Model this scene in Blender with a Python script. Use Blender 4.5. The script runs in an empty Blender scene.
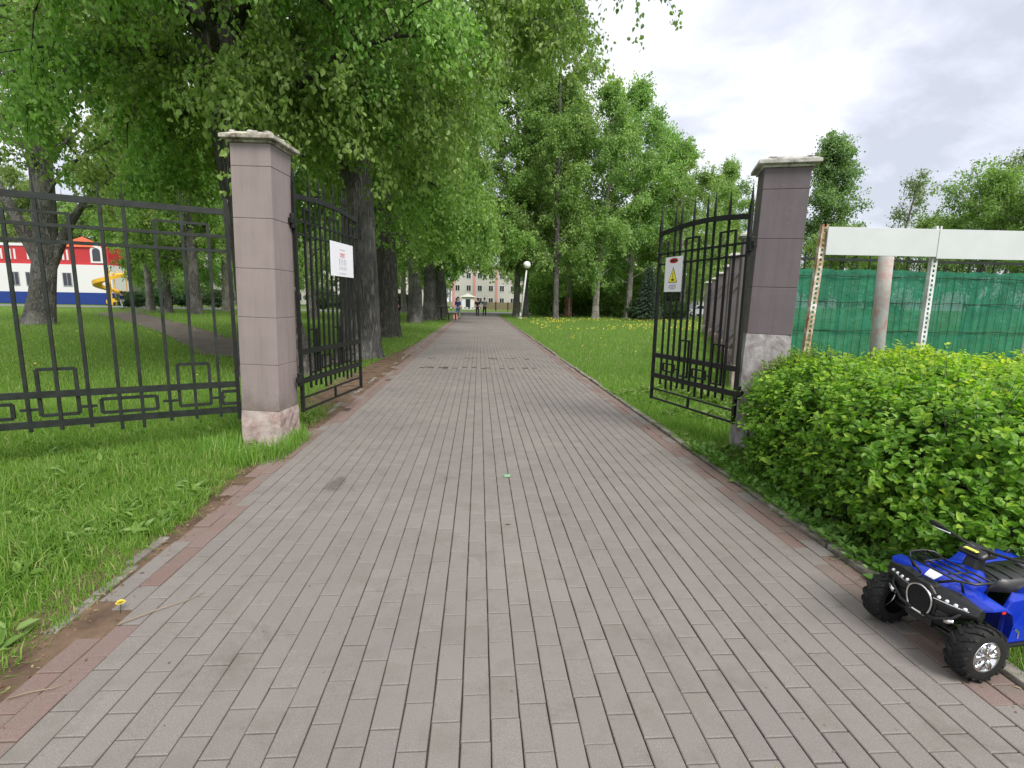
import bpy, math, random
import numpy as np
from mathutils import Vector, Matrix
R = math.radians
rng = np.random.default_rng(7)
random.seed(7)
sc = bpy.context.scene
col = sc.collection

# ------------------------------------------------------------------ camera
F, CAMH, YAW, PITCH, ROLL = 510.0, 1.45, R(3.8), R(9.13), R(1.0)
fw = np.array([math.sin(YAW)*math.cos(PITCH), math.cos(YAW)*math.cos(PITCH), -math.sin(PITCH)])
rt0 = np.array([math.cos(YAW), -math.sin(YAW), 0.0]); up0 = np.cross(rt0, fw)
rt = rt0*math.cos(ROLL)+up0*math.sin(ROLL); up = np.cross(rt, fw)
CP = np.array([0, 0, CAMH])
cam = bpy.data.cameras.new('camera'); camo = bpy.data.objects.new('camera', cam); col.objects.link(camo)
camo.matrix_world = Matrix(((rt[0], up[0], -fw[0], 0), (rt[1], up[1], -fw[1], 0), (rt[2], up[2], -fw[2], CAMH), (0, 0, 0, 1)))
cam.sensor_width = 36; cam.lens = 36*F/1024; cam.clip_start = .05; cam.clip_end = 2000
sc.camera = camo
def ray(px, py): return fw*F+rt*(px-512)+up*(384-py)
def gnd(px, py, z=0):
    d = ray(px, py); return CP+d*((z-CAMH)/d[2])
def at(px, py, Y):
    d = ray(px, py); return CP+d*(Y/d[1])
def xat(px, Y): return at(px, 302, Y)[0]

# ------------------------------------------------------------------ object helpers
def tag(o, label=None, cat=None, group=None, kind=None):
    if label: o['label'] = label
    if cat: o['category'] = cat
    if group: o['group'] = group
    if kind: o['kind'] = kind
    return o
def empty(name, loc, rz=0, label=None, cat=None, group=None):
    o = bpy.data.objects.new(name, None); col.objects.link(o)
    o.location = loc; o.rotation_euler = (0, 0, rz); o.empty_display_size = .2
    return tag(o, label, cat, group)
def copy_tree(o, parent=None):
    c = o.copy(); col.objects.link(c)
    if parent: c.parent = parent
    for ch in list(o.children): copy_tree(ch, c)
    return c
def link(name, me, mat, parent=None):
    o = bpy.data.objects.new(name, me); col.objects.link(o)
    if mat and not me.materials: me.materials.append(mat)
    if parent: o.parent = parent
    return o
def frame(d, hint=(0, 0, 1)):
    d = np.array(d, float); d /= np.linalg.norm(d)+1e-12
    h = np.array(hint, float)
    if abs(d@h) > .98: h = np.array([1., 0, 0])
    a = np.cross(h, d); a /= np.linalg.norm(a); return d, a, np.cross(d, a)

class MB:
    def __init__(s): s.v = []; s.f = []
    def add(s, vs, fs):
        n = len(s.v); s.v += [tuple(map(float, v)) for v in vs]; s.f += [tuple(i+n for i in f) for f in fs]; return s
    def box(s, c, d, rz=0, taper=1.0, shear=(0, 0)):
        cx, cy, cz = c; x, y, z = d[0]/2, d[1]/2, d[2]/2; vs = []
        for sz in (-1, 1):
            k = taper if sz > 0 else 1
            for sx, sy in ((-1, -1), (1, -1), (1, 1), (-1, 1)):
                a, b = sx*x*k, sy*y*k
                if sz > 0: a += shear[0]; b += shear[1]
                vs.append((cx+a*math.cos(rz)-b*math.sin(rz), cy+a*math.sin(rz)+b*math.cos(rz), cz+sz*z))
        return s.add(vs, [(3, 2, 1, 0), (4, 5, 6, 7), (0, 1, 5, 4), (1, 2, 6, 5), (2, 3, 7, 6), (3, 0, 4, 7)])
    def bar(s, a, b, w, h=None, hint=(0, 0, 1)):
        h = h or w; a = np.array(a, float); b = np.array(b, float); d, p, q = frame(b-a, hint)
        vs = [e+p*i*w/2+q*j*h/2 for e in (a, b) for i, j in ((-1, -1), (1, -1), (1, 1), (-1, 1))]
        return s.add(vs, [(3, 2, 1, 0), (4, 5, 6, 7), (0, 1, 5, 4), (1, 2, 6, 5), (2, 3, 7, 6), (3, 0, 4, 7)])
    def tube(s, pts, r, n=8, cap=True):
        pts = [np.array(p, float) for p in pts]; k = len(pts)
        rr = r if hasattr(r, '__len__') else [r]*k
        base = len(s.v); vs = []
        prev = None
        for i, p in enumerate(pts):
            d = pts[min(i+1, k-1)]-pts[max(i-1, 0)]; d = d/(np.linalg.norm(d)+1e-12)
            if prev is None: _, a, b = frame(d)
            else:
                a = prev-d*(prev@d); a /= np.linalg.norm(a)+1e-12; b = np.cross(d, a)
            prev = a
            for j in range(n):
                t = 2*math.pi*j/n; vs.append(p+(a*math.cos(t)+b*math.sin(t))*rr[i])
        fs = [(i*n+j, i*n+(j+1) % n, (i+1)*n+(j+1) % n, (i+1)*n+j) for i in range(k-1) for j in range(n)]
        if cap: fs += [tuple(range(n))[::-1], tuple((k-1)*n+j for j in range(n))]
        return s.add(vs, fs)
    def lathe(s, prof, c=(0, 0, 0), axis='z', n=24, cap=True):
        vs = []
        for r, h in prof:
            for j in range(n):
                t = 2*math.pi*j/n; a, b = r*math.cos(t), r*math.sin(t)
                vs.append({'z': (c[0]+a, c[1]+b, c[2]+h), 'y': (c[0]+b, c[1]+h, c[2]+a), 'x': (c[0]+h, c[1]+a, c[2]+b)}[axis])
        k = len(prof)
        fs = [(i*n+j, i*n+(j+1) % n, (i+1)*n+(j+1) % n, (i+1)*n+j) for i in range(k-1) for j in range(n)]
        if cap: fs += [tuple(range(n))[::-1], tuple((k-1)*n+j for j in range(n))]
        return s.add(vs, fs)
    def loft(s, secs, closed=True, cap=True):
        n = len(secs[0]); vs = [p for q in secs for p in q]; m = n if closed else n-1
        fs = [(i*n+j, i*n+(j+1) % n, (i+1)*n+(j+1) % n, (i+1)*n+j) for i in range(len(secs)-1) for j in range(m)]
        if cap and closed: fs += [tuple(range(n))[::-1], tuple((len(secs)-1)*n+j for j in range(n))]
        return s.add(vs, fs)
    def prism(s, pts, off):
        n = len(pts); off = np.array(off, float); vs = [np.array(p, float) for p in pts]+[np.array(p, float)+off for p in pts]
        return s.add(vs, [tuple(range(n))[::-1], tuple(range(n, 2*n))]+[(i, (i+1) % n, n+(i+1) % n, n+i) for i in range(n)])
    def build(s, name, mat, parent=None, smooth=False, bevel=0, seg=2, sub=0):
        me = bpy.data.meshes.new(name); me.from_pydata(s.v, [], s.f); me.update()
        import bmesh
        bm = bmesh.new(); bm.from_mesh(me); bmesh.ops.recalc_face_normals(bm, faces=bm.faces); bm.to_mesh(me); bm.free()
        if smooth: me.polygons.foreach_set('use_smooth', [True]*len(me.polygons))
        o = link(name, me, mat, parent)
        if bevel:
            m = o.modifiers.new('bevel', 'BEVEL'); m.width = bevel; m.segments = seg; m.limit_method = 'ANGLE'; m.angle_limit = R(35)
        if sub:
            m = o.modifiers.new('sub', 'SUBSURF'); m.levels = m.render_levels = sub
        return o

def np_mesh(name, V, faces_flat, sizes, attr=None, smooth=False):
    """fast mesh from arrays: V (n,3), flat loop vertex ids, polygon sizes, one float per face"""
    me = bpy.data.meshes.new(name)
    me.vertices.add(len(V)); me.vertices.foreach_set('co', np.asarray(V, np.float32).ravel())
    me.loops.add(len(faces_flat)); me.loops.foreach_set('vertex_index', np.asarray(faces_flat, np.int32))
    sizes = np.asarray(sizes, np.int32); me.polygons.add(len(sizes))
    st = np.zeros(len(sizes), np.int32); st[1:] = np.cumsum(sizes)[:-1]
    me.polygons.foreach_set('loop_start', st)
    me.polygons.foreach_set('use_smooth', np.full(len(sizes), bool(smooth)))
    me.update(calc_edges=True)
    if attr is not None:
        a = me.attributes.new('tint', 'FLOAT', 'FACE'); a.data.foreach_set('value', np.asarray(attr, np.float32))
    return me

# ------------------------------------------------------------------ materials
MATS = {}
class NT:
    def __init__(s, name):
        s.m = bpy.data.materials.new(name); s.m.use_nodes = True; s.t = s.m.node_tree; s.t.nodes.clear()
        s.out = s.n('ShaderNodeOutputMaterial')
    def n(s, typ, **kw):
        nd = s.t.nodes.new(typ)
        for k, v in kw.items(): setattr(nd, k, v)
        return nd
    def l(s, a, b): s.t.links.new(a, b)
    def val(s, sock, v):
        if hasattr(v, 'is_output'): s.l(v, sock)
        else: sock.default_value = v
    def noise(s, scale, detail=4, rough=.55, vec=None, dist=0):
        nd = s.n('ShaderNodeTexNoise'); nd.inputs['Scale'].default_value = scale; nd.inputs['Detail'].default_value = detail
        nd.inputs['Roughness'].default_value = rough; nd.inputs['Distortion'].default_value = dist
        if vec is not None: s.l(vec, nd.inputs['Vector'])
        return nd.outputs['Fac']
    def ramp(s, fac, stops):
        nd = s.n('ShaderNodeValToRGB'); e = nd.color_ramp.elements
        while len(e) < len(stops): e.new(.5)
        for i, (p, c) in enumerate(stops):
            e[i].position = p; e[i].color = (*c, 1) if len(c) == 3 else c
        s.l(fac, nd.inputs['Fac']); return nd.outputs['Color']
    def mix(s, fac, a, b, mode='MIX'):
        nd = s.n('ShaderNodeMix', data_type='RGBA', blend_type=mode)
        s.val(nd.inputs[0], fac)
        for i, v in ((6, a), (7, b)):
            s.val(nd.inputs[i], (*v, 1) if isinstance(v, tuple) and len(v) == 3 else v)
        return nd.outputs[2]
    def math(s, op, a, b=0, clamp=False):
        nd = s.n('ShaderNodeMath', operation=op, use_clamp=clamp); s.val(nd.inputs[0], a); s.val(nd.inputs[1], b); return nd.outputs[0]
    def coord(s, which='Object', scale=None):
        tc = s.n('ShaderNodeTexCoord').outputs[which]
        if scale is None: return tc
        mp = s.n('ShaderNodeMapping'); s.l(tc, mp.inputs['Vector']); mp.inputs['Scale'].default_value = scale; return mp.outputs[0]
    def bump(s, h, strength=.3, dist=.01):
        b = s.n('ShaderNodeBump'); b.inputs['Strength'].default_value = strength; b.inputs['Distance'].default_value = dist; s.l(h, b.inputs['Height']); return b.outputs[0]
    def bsdf(s, color, rough=.6, metal=0, spec=.4, normal=None, **kw):
        p = s.n('ShaderNodeBsdfPrincipled')
        s.val(p.inputs['Base Color'], (*color, 1) if isinstance(color, tuple) and len(color) == 3 else color)
        s.val(p.inputs['Roughness'], rough); p.inputs['Metallic'].default_value = metal; p.inputs['Specular IOR Level'].default_value = spec
        if normal is not None: s.l(normal, p.inputs['Normal'])
        for k, v in kw.items(): p.inputs[k].default_value = v
        s.l(p.outputs[0], s.out.inputs[0]); return p
def simple(name, c, rough=.6, metal=0, spec=.4, var=.15, scale=8, bump=0, bscale=60, coord='Object', **kw):
    t = NT(name); co = t.coord(coord)
    f = t.noise(scale, 5, .6, co)
    hi = tuple(min(1, x*(1+var)) for x in c); lo = tuple(x*(1-var) for x in c)
    cc = t.ramp(f, [(.3, lo), (.7, hi)])
    nrm = t.bump(t.noise(bscale, 4, .6, co), bump, .005) if bump else None
    t.bsdf(cc, rough, metal, spec, nrm, **kw); return t.m
def leafmat(name, dark, mid, light, trans=.38, rough=.45, extra=None):
    t = NT(name); a = t.n('ShaderNodeAttribute', attribute_name='tint').outputs['Fac']
    stops = [(0, dark), (.5, mid), (.85, light)]
    if extra: stops.append((1, extra))
    c = t.ramp(a, stops)
    oi = t.n('ShaderNodeObjectInfo').outputs['Random']
    hs = t.n('ShaderNodeHueSaturation'); t.l(c, hs.inputs['Color'])
    t.l(t.math('ADD', t.math('MULTIPLY', oi, .03), .485), hs.inputs['Hue'])
    t.l(t.math('ADD', t.math('MULTIPLY', oi, .3), .85), hs.inputs['Value'])
    c = hs.outputs[0]
    p = t.n('ShaderNodeBsdfPrincipled'); t.l(c, p.inputs['Base Color']); p.inputs['Roughness'].default_value = rough; p.inputs['Specular IOR Level'].default_value = .35
    tr = t.n('ShaderNodeBsdfTranslucent')
    t.l(t.mix(.65, c, (.55, .75, .1), 'MIX') if False else t.mix(1.0, c, (1.25, 1.45, .6), 'MULTIPLY'), tr.inputs['Color'])
    mx = t.n('ShaderNodeMixShader'); mx.inputs[0].default_value = trans
    t.l(p.outputs[0], mx.inputs[1]); t.l(tr.outputs[0], mx.inputs[2]); t.l(mx.outputs[0], t.out.inputs[0]); return t.m
def barkmat(name, dark, light, pale=None, scale=1.0):
    t = NT(name); co = t.coord('Object', (3.2*scale, 3.2*scale, .55*scale))
    vo = t.n('ShaderNodeTexVoronoi', feature='DISTANCE_TO_EDGE'); vo.inputs['Scale'].default_value = 3.2
    nz = t.n('ShaderNodeTexNoise'); nz.inputs['Scale'].default_value = 3; nz.inputs['Detail'].default_value = 5; t.l(co, nz.inputs['Vector'])
    mv = t.n('ShaderNodeVectorMath', operation='MULTIPLY_ADD'); t.l(nz.outputs['Color'], mv.inputs[0]); mv.inputs[1].default_value = (.9, .9, .9); t.l(co, mv.inputs[2])
    t.l(mv.outputs[0], vo.inputs['Vector'])
    h = t.math('MULTIPLY', vo.outputs['Distance'], 3.0, True)
    n2 = t.noise(2.2, 6, .65, co)
    c = t.ramp(t.math('MULTIPLY', t.math('ADD', h, n2), .6), [(.15, dark), (.75, light)])
    if pale:
        n3 = t.noise(.9, 5, .6, t.coord('Object')); c = t.mix(t.math('MULTIPLY', t.ramp(n3, [(.48, (0, 0, 0)), (.62, (1, 1, 1))]), .6), c, pale)
    t.bsdf(c, .9, 0, .2, t.bump(t.math('ADD', h, n2), 1.0, .05)); return t.m

M = {}
M['iron'] = simple('black_iron_paint', (.010, .011, .010), .5, .2, .45, .5, 12, .15, 90)
M['iron_green'] = simple('fence_paint', (.017, .021, .018), .5, .2, .45, .5, 12, .15, 90)
M['dirt'] = simple('soil', (.12, .08, .055), .95, 0, .2, .5, 5, .8, 40)
M['white_paint'] = simple('white_board', (.53, .55, .56), .5, 0, .4, .06, 2, .1, 20)
M['white'] = simple('white', (.62, .62, .62), .5, 0, .4, .04)
M['red'] = simple('red_paint', (.42, .03, .035), .5)
M['blue'] = simple('blue_paint', (.01, .035, .2), .5)
M['cyan'] = simple('cyan_paint', (.1, .45, .6), .5)
M['yellow'] = simple('yellow_plastic', (.75, .45, .05), .4)
M['glass'] = simple('dark_glass', (.03, .035, .045), .08, 0, .6)
M['grey'] = simple('grey_print', (.3, .3, .33), .7)
M['black'] = simple('black_print', (.02, .02, .02), .6)
M['sign_white'] = simple('sign_white', (.78, .77, .82), .35, 0, .5, .03)
M['sign_red'] = simple('sign_red', (.55, .02, .03), .4)
M['sign_yellow'] = simple('sign_yellow', (.8, .72, .03), .4)
M['print_red'] = simple('faded_red_print', (.6, .12, .16), .5)
M['leaf_near'] = leafmat('poplar_leaf', (.10, .19, .04), (.21, .35, .085), (.36, .52, .17), .5)
M['leaf_mid'] = leafmat('birch_leaf', (.12, .20, .05), (.22, .34, .10), (.36, .48, .17), .5)
M['leaf_far'] = leafmat('far_leaf', (.10, .15, .06), (.16, .24, .09), (.25, .34, .14), .45)
M['leaf_dark'] = leafmat('dark_leaf', (.025, .055, .02), (.05, .10, .034), (.08, .15, .05), .25)
M['needle'] = leafmat('needle', (.03, .06, .035), (.065, .11, .07), (.12, .17, .115), .12, .6)
M['leaf_hedge'] = leafmat('hedge_leaf', (.06, .15, .02), (.16, .32, .04), (.34, .50, .06), .48, .42, (.6, .64, .08))
M['grass'] = leafmat('grass_blade', (.075, .16, .024), (.16, .28, .045), (.28, .39, .085), .45, .5, (.42, .40, .20))
M['weed'] = leafmat('weed_leaf', (.055, .125, .022), (.12, .23, .04), (.21, .33, .08), .38)
M['petal'] = simple('dandelion_petal', (.62, .5, .04), .6)
M['bark_dark'] = barkmat('dark_bark', (.028, .026, .023), (.13, .122, .108))
M['bark'] = barkmat('grey_bark', (.03, .028, .026), (.18, .172, .158), (.29, .28, .26))
M['bark_pale'] = barkmat('pale_bark', (.08, .07, .06), (.38, .35, .31), (.5, .48, .44))
M['skin'] = simple('skin', (.5, .3, .22), .6, 0, .3, .05)
M['cloth_blue'] = simple('navy_cloth', (.03, .06, .2), .85)
M['cloth_teal'] = simple('blue_jeans', (.09, .17, .3), .85)
M['cloth_black'] = simple('black_cloth', (.012, .012, .015), .85)
M['cloth_grey'] = simple('grey_green_cloth', (.12, .17, .16), .85)
M['hair'] = simple('brown_hair', (.05, .03, .02), .7)
M['asphalt'] = simple('asphalt', (.17, .165, .165), .9, 0, .2, .15, 4, .4, 60)
M['track'] = simple('trodden_earth', (.12, .10, .085), .95, 0, .2, .3, 2, .5, 40)

# --- pavers
def paver_mat():
    t = NT('concrete_pavers'); co = t.coord('Object')
    a = t.n('ShaderNodeAttribute', attribute_name='tint').outputs['Fac']
    # tint 0..1 grey pavers, 2..3 red border pavers
    isred = t.math('GREATER_THAN', a, 1.5); fr = t.math('FRACT', a)
    grey = t.ramp(fr, [(0, (.172, .156, .146)), (.5, (.190, .172, .161)), (1, (.208, .188, .177))])
    red = t.ramp(fr, [(0, (.165, .108, .094)), (.45, (.180, .128, .114)), (1, (.180, .155, .14))])
    c = t.mix(isred, grey, red)
    sp = t.noise(260, 3, .7, co); c = t.mix(.55, c, t.ramp(sp, [(.3, (.28, .28, .28)), (.5, (.5, .5, .5)), (.70, (.80, .80, .78))]), 'OVERLAY')
    big = t.noise(.55, 5, .6, co); c = t.mix(.5, c, t.ramp(big, [(.3, (.40, .40, .41)), (.7, (.60, .59, .57))]), 'OVERLAY')
    m2 = t.noise(4.5, 6, .7, co); c = t.mix(t.ramp(m2, [(.50, (0, 0, 0)), (.72, (.6, .6, .6))]), c, (.135, .132, .112))
    m3 = t.noise(1.7, 7, .75, co, .5); c = t.mix(t.ramp(m3, [(.56, (0, 0, 0)), (.70, (.45, .45, .45))]), c, (.10, .085, .072))
    # worn dark stain near the left post, a real stain in the paving
    sep = t.n('ShaderNodeSeparateXYZ'); t.l(co, sep.inputs[0])
    sx, sy = gnd(336, 484)[:2]
    dx = t.math('DIVIDE', t.math('SUBTRACT', sep.outputs[0], float(sx)), .085); dy = t.math('DIVIDE', t.math('SUBTRACT', sep.outputs[1], float(sy)), .2)
    d = t.math('SQRT', t.math('ADD', t.math('MULTIPLY', dx, dx), t.math('MULTIPLY', dy, dy)))
    d = t.math('ADD', d, t.math('MULTIPLY', t.math('SUBTRACT', t.noise(14, 5, .7, co), .5), 2.2))
    c = t.mix(t.math('MULTIPLY', t.ramp(d, [(.5, (1, 1, 1)), (1.1, (0, 0, 0))]), .6), c, (.07, .055, .045))
    sp2 = t.n('ShaderNodeTexVoronoi'); sp2.inputs['Scale'].default_value = 9; t.l(co, sp2.inputs['Vector'])
    c = t.mix(t.ramp(sp2.outputs['Distance'], [(.05, (.55, .55, .55)), (.09, (0, 0, 0))]), c, (.15, .13, .12))
    t.bsdf(c, .88, 0, .25, t.bump(t.math('ADD', sp, t.noise(60, 4, .6, co)), .35, .003)); return t.m
M['paver'] = paver_mat()
def joint_mat():
    t = NT('joint_sand'); co = t.coord('Object')
    c = t.ramp(t.noise(3, 6, .65, co), [(.35, (.05, .043, .034)), (.6, (.075, .066, .052)), (.75, (.06, .07, .038))])
    t.bsdf(c, .95, 0, .2, t.bump(t.noise(90, 4, .6, co), .6, .005)); return t.m
M['joint'] = joint_mat()
def lawn_mat():
    t = NT('lawn_ground'); co = t.coord('Object')
    a = t.noise(.35, 6, .6, co); b = t.noise(25, 5, .7, co)
    c = t.ramp(b, [(.3, (.05, .085, .018)), (.55, (.10, .165, .03)), (.8, (.16, .225, .055))])
    c = t.mix(t.math('MULTIPLY', a, .5), c, (.12, .18, .04))
    soil = t.ramp(t.noise(1.3, 6, .7, co), [(.62, (0, 0, 0)), (.72, (1, 1, 1))])
    c = t.mix(t.math('MULTIPLY', soil, .4), c, (.11, .09, .05))
    t.bsdf(c, .95, 0, .15, t.bump(b, 1, .05)); return t.m
M['lawn'] = lawn_mat()
def cladding_mat(name, base, var):
    t = NT(name); co = t.coord('Object')
    c = t.ramp(t.noise(3, 6, .6, co), [(.3, tuple(x*(1-var) for x in base)), (.7, tuple(min(1, x*(1+var)) for x in base))])
    w = t.n('ShaderNodeMapping'); t.l(co, w.inputs[0]); w.inputs['Scale'].default_value = (9, 9, .6)
    st = t.noise(2, 6, .7, w.outputs[0]); c = t.mix(t.math('MULTIPLY', t.ramp(st, [(.48, (0, 0, 0)), (.7, (1, 1, 1))]), .5), c, tuple(x*.7 for x in base))
    sz = t.n('ShaderNodeSeparateXYZ'); t.l(co, sz.inputs[0]); gr = t.math('ADD', sz.outputs[2], t.math('MULTIPLY', t.noise(7, 6, .7, co), .9))
    c = t.mix(t.ramp(gr, [(.75, (.6, .6, .6)), (1.15, (0, 0, 0))]), c, (.13, .105, .085))
    sc_ = t.n('ShaderNodeTexNoise'); sc_.inputs['Scale'].default_value = 30; sc_.inputs['Detail'].default_value = 8; sc_.inputs['Roughness'].default_value = .8; t.l(co, sc_.inputs['Vector'])
    c = t.mix(t.ramp(sc_.outputs['Fac'], [(.62, (0, 0, 0)), (.70, (.5, .5, .5))]), c, (.38, .34, .33))
    t.bsdf(c, .6, 0, .35, t.bump(t.noise(40, 3, .5, co), .12, .003)); return t.m
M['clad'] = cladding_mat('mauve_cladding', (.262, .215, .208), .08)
M['clad_shaded'] = cladding_mat('shaded_mauve_cladding', (.120, .098, .108), .10)  # same mauve cladding, shade on right-hand pillars put into a darker base colour
def plaster_mat(name, a, b, c3):
    t = NT(name); co = t.coord('Object')
    c = t.ramp(t.noise(6, 8, .7, co, .6), [(.35, a), (.5, b), (.62, c3)])
    t.bsdf(c, .85, 0, .2, t.bump(t.noise(22, 8, .7, co), .7, .01)); return t.m
M['plinth'] = plaster_mat('peeling_pink_plaster', (.24, .15, .13), (.38, .30, .28), (.46, .39, .37))
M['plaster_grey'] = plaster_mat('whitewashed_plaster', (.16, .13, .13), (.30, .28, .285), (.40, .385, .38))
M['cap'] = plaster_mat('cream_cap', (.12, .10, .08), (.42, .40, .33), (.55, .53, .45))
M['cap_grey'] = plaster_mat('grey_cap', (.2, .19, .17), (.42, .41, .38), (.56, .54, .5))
M['crumb'] = plaster_mat('crumbling_mortar', (.10, .09, .08), (.33, .31, .28), (.5, .48, .44))
M['kerb'] = plaster_mat('kerb_concrete', (.11, .095, .08), (.19, .17, .15), (.27, .25, .22))
M['rust'] = plaster_mat('rusty_white_angle', (.22, .10, .04), (.45, .34, .24), (.72, .70, .66))
M['perf'] = plaster_mat('galvanised_angle', (.4, .4, .4), (.62, .63, .63), (.75, .76, .76))
M['pole'] = plaster_mat('faded_pink_pole', (.42, .25, .22), (.42, .38, .36), (.38, .46, .42))

# ------------------------------------------------------------------ ground & path
def sheet(name, x0, x1, y0, y1, z, mat, nx=1, ny=1, bumpy=0, kind='structure'):
    xs = np.linspace(x0, x1, nx+1); ys = np.linspace(y0, y1, ny+1); X, Y = np.meshgrid(xs, ys)
    Z = np.full_like(X, z)+(rng.normal(0, bumpy, X.shape) if bumpy else 0)
    V = np.stack([X.ravel(), Y.ravel(), Z.ravel()], 1); i, j = np.meshgrid(np.arange(nx), np.arange(ny)); b = (j*(nx+1)+i).ravel()
    fl = np.stack([b, b+1, b+nx+2, b+nx+1], 1).ravel()
    return tag(link(name, np_mesh(name, V, fl, np.full(nx*ny, 4), smooth=True), mat), kind=kind)
sheet('ground', -500, 500, -60, 900, -.045, M['lawn'], 8, 8)
PL, PR = -1.86, 2.12          # path edges
def lcurve(y):   # left edge wanders in the foreground
    return PL + .17*np.clip((3.2-y)/2.2, 0, 1) - .10*np.exp(-((y-4.6)/.8)**2)
tag(sheet('path_bed', -1.9, 2.2, -1.5, 62, -.0095, M['joint']), kind='structure')
def pavers():
    V = []; tint = []; pw = .1035; pl = .2055
    ncol = int((PR-PL)/pw)+3; x = PR-ncol*pw
    for c in range(ncol):
        gap = max(.0015, rng.normal(.0046, .0010)); gap = gap if rng.random() > .2 else gap+.0025
        x0 = x+c*pw+gap/2; x1 = x+(c+1)*pw-gap/2
        off = (.5*pl if c % 2 else 0)+rng.normal(0, .012)
        n = int(62/pl)
        y0 = -1.2+off+np.arange(n)*pl+np.cumsum(rng.normal(0, .0007, n))
        jy = np.abs(rng.normal(.0042, .0013, n))
        le = lcurve(y0); keep = (x0 > le-.02+rng.normal(0, .022, n)) | (y0 > 14)
        # missing bricks along the ragged left edge
        keep &= ~((x0 < le+.09) & (rng.random(n) < .10) & (y0 < 12))
        keep &= x0 > PL-.29
        red = ((x1 < le+.26) | (x0 > PR-.22)).astype(float)
        # near the front of the picture the border fades into grey pavers
        red *= (rng.random(n) > .12)
        idx = np.nonzero(keep)[0]
        for i in idx:
            a, b = y0[i]+jy[i]/2, y0[i]+pl-jy[i]/2
            near = a < 22
            h = rng.normal(0, .0006); tx, ty = rng.normal(0, .0018, 2)
            if red[i]: h += rng.normal(-.001, .0025)
            # settled, heaved strip further on
            if 9.2 < a < 14: h += .004*math.sin(a*5+c*.7)
            if (11.0 < a < 11.25 or 12.9 < a < 13.1) and -1.4 < x0 < 1.2 and rng.random() < .5: h -= .03
            e = .0035 if near else .0015; xc, yc = (x0+x1)/2, (a+b)/2
            sk = rng.normal(0, .0008)
            base = [(x0+sk, a), (x1+sk, a), (x1-sk, b), (x0-sk, b)]
            top = [(x0+e+sk, a+e), (x1-e+sk, a+e), (x1-e-sk, b-e), (x0+e-sk, b-e)]
            q = [(p[0], p[1], -.02) for p in base]+[(p[0], p[1], h-e*.8+tx*(p[0]-xc)+ty*(p[1]-yc)) for p in base]+[(p[0], p[1], h+tx*(p[0]-xc)+ty*(p[1]-yc)) for p in top]
            V.append(q); tint.append((2 if red[i] else 0)+min(.98, max(.02, rng.normal(.5, .13))))
    V = np.array(V); n = len(V)
    fc = np.array([[8, 9, 10, 11], [4, 5, 9, 8], [5, 6, 10, 9], [6, 7, 11, 10], [7, 4, 8, 11], [0, 1, 5, 4], [1, 2, 6, 5], [2, 3, 7, 6], [3, 0, 4, 7]])
    fl = (np.arange(n)[:, None, None]*12+fc[None]).reshape(-1)
    return tag(link('path', np_mesh('path', V.reshape(-1, 3), fl, np.full(n*9, 4), np.repeat(tint, 9)), M['paver']), kind='structure')
pavers()
def strip(name, pts, mat, z, seg=.4):
    """flat ribbon from (x, y, halfwidth) stations with ragged edges"""
    P = np.array(pts, float); d = np.r_[0, np.cumsum(np.hypot(*(P[1:, :2]-P[:-1, :2]).T))]; t = np.arange(0, d[-1], seg)
    X = np.interp(t, d, P[:, 0]); Y = np.interp(t, d, P[:, 1]); W = np.interp(t, d, P[:, 2])
    dx, dy = np.gradient(X), np.gradient(Y); L = np.hypot(dx, dy)+1e-9; nx, ny = -dy/L, dx/L
    jl, jr = 1+rng.normal(0, .10, len(t)), 1+rng.normal(0, .10, len(t))
    A = np.stack([X+nx*W*jl, Y+ny*W*jl, np.full_like(X, z)], 1); B = np.stack([X-nx*W*jr, Y-ny*W*jr, np.full_like(X, z)], 1)
    n = len(t); V = np.concatenate([A, B]); i = np.arange(n-1)
    return tag(link(name, np_mesh(name, V, np.stack([i, i+n, i+n+1, i+1], 1).ravel(), np.full(n-1, 4)), mat), kind='structure')
strip('soil_strip', [(-1.74, -1, .24), (-1.84, 2.5, .24), (-2.05, 4.4, .2), (-2.1, 6, .34), (-2.15, 9, .45), (-2.1, 13, .3), (-2.0, 20, .1)], M['dirt'], -.0075, .12)
strip('soil_verge', [(2.3, 0, .22), (2.35, 3, .25), (2.35, 4.6, .25), (2.3, 6, .12)], M['dirt'], -.02, .12)
strip('hedge_soil', [(4.0, 1.9, 1.7), (4.0, 5.2, 1.7)], M['dirt'], -.028, .3)
strip('road', [(-160, 68, 5), (160, 68, 5)], M['asphalt'], -.016, 4)
fa, fb, fc_, fd = gnd(236, 351), gnd(185, 331), gnd(140, 318), gnd(118, 313.5)
strip('footpath', [(-3.2, 12.2, .6), (fa[0], fa[1], .8), (fb[0], fb[1], .9), (fc_[0], fc_[1], 1.2), (fd[0], fd[1], 1.6), (fd[0]-9, 64, 1.8)], M['track'], -.024, .5)
# kerb stones
kb = MB(); y = 1.0
def kerbs(xf, y0, y1, name, gap, L=.5, w=.055, z=.012):
    m = MB(); y = y0
    while y < y1:
        l = L*random.uniform(.85, 1.05)
        if random.random() > gap: m.box((xf(y)+random.gauss(0, .008), y+l/2, z-.06+random.gauss(0, .006)), (w, l-.012, .12), rz=random.gauss(0, .012))
        y += l
    return tag(m.build(name, M['kerb'], bevel=.006), kind='structure')
kerbs(lambda y: PR+.05, 1.2, 60, 'kerb', .03, L=.9, w=.07, z=.018)
kerbs(lambda y: float(lcurve(y))-.07, 1.2, 15, 'broken_kerb', .62, L=.34, w=.055, z=.006)
kerbs(lambda y: PL-.05, 15, 60, 'far_kerb', .05, L=.9, w=.06, z=.01)

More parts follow.
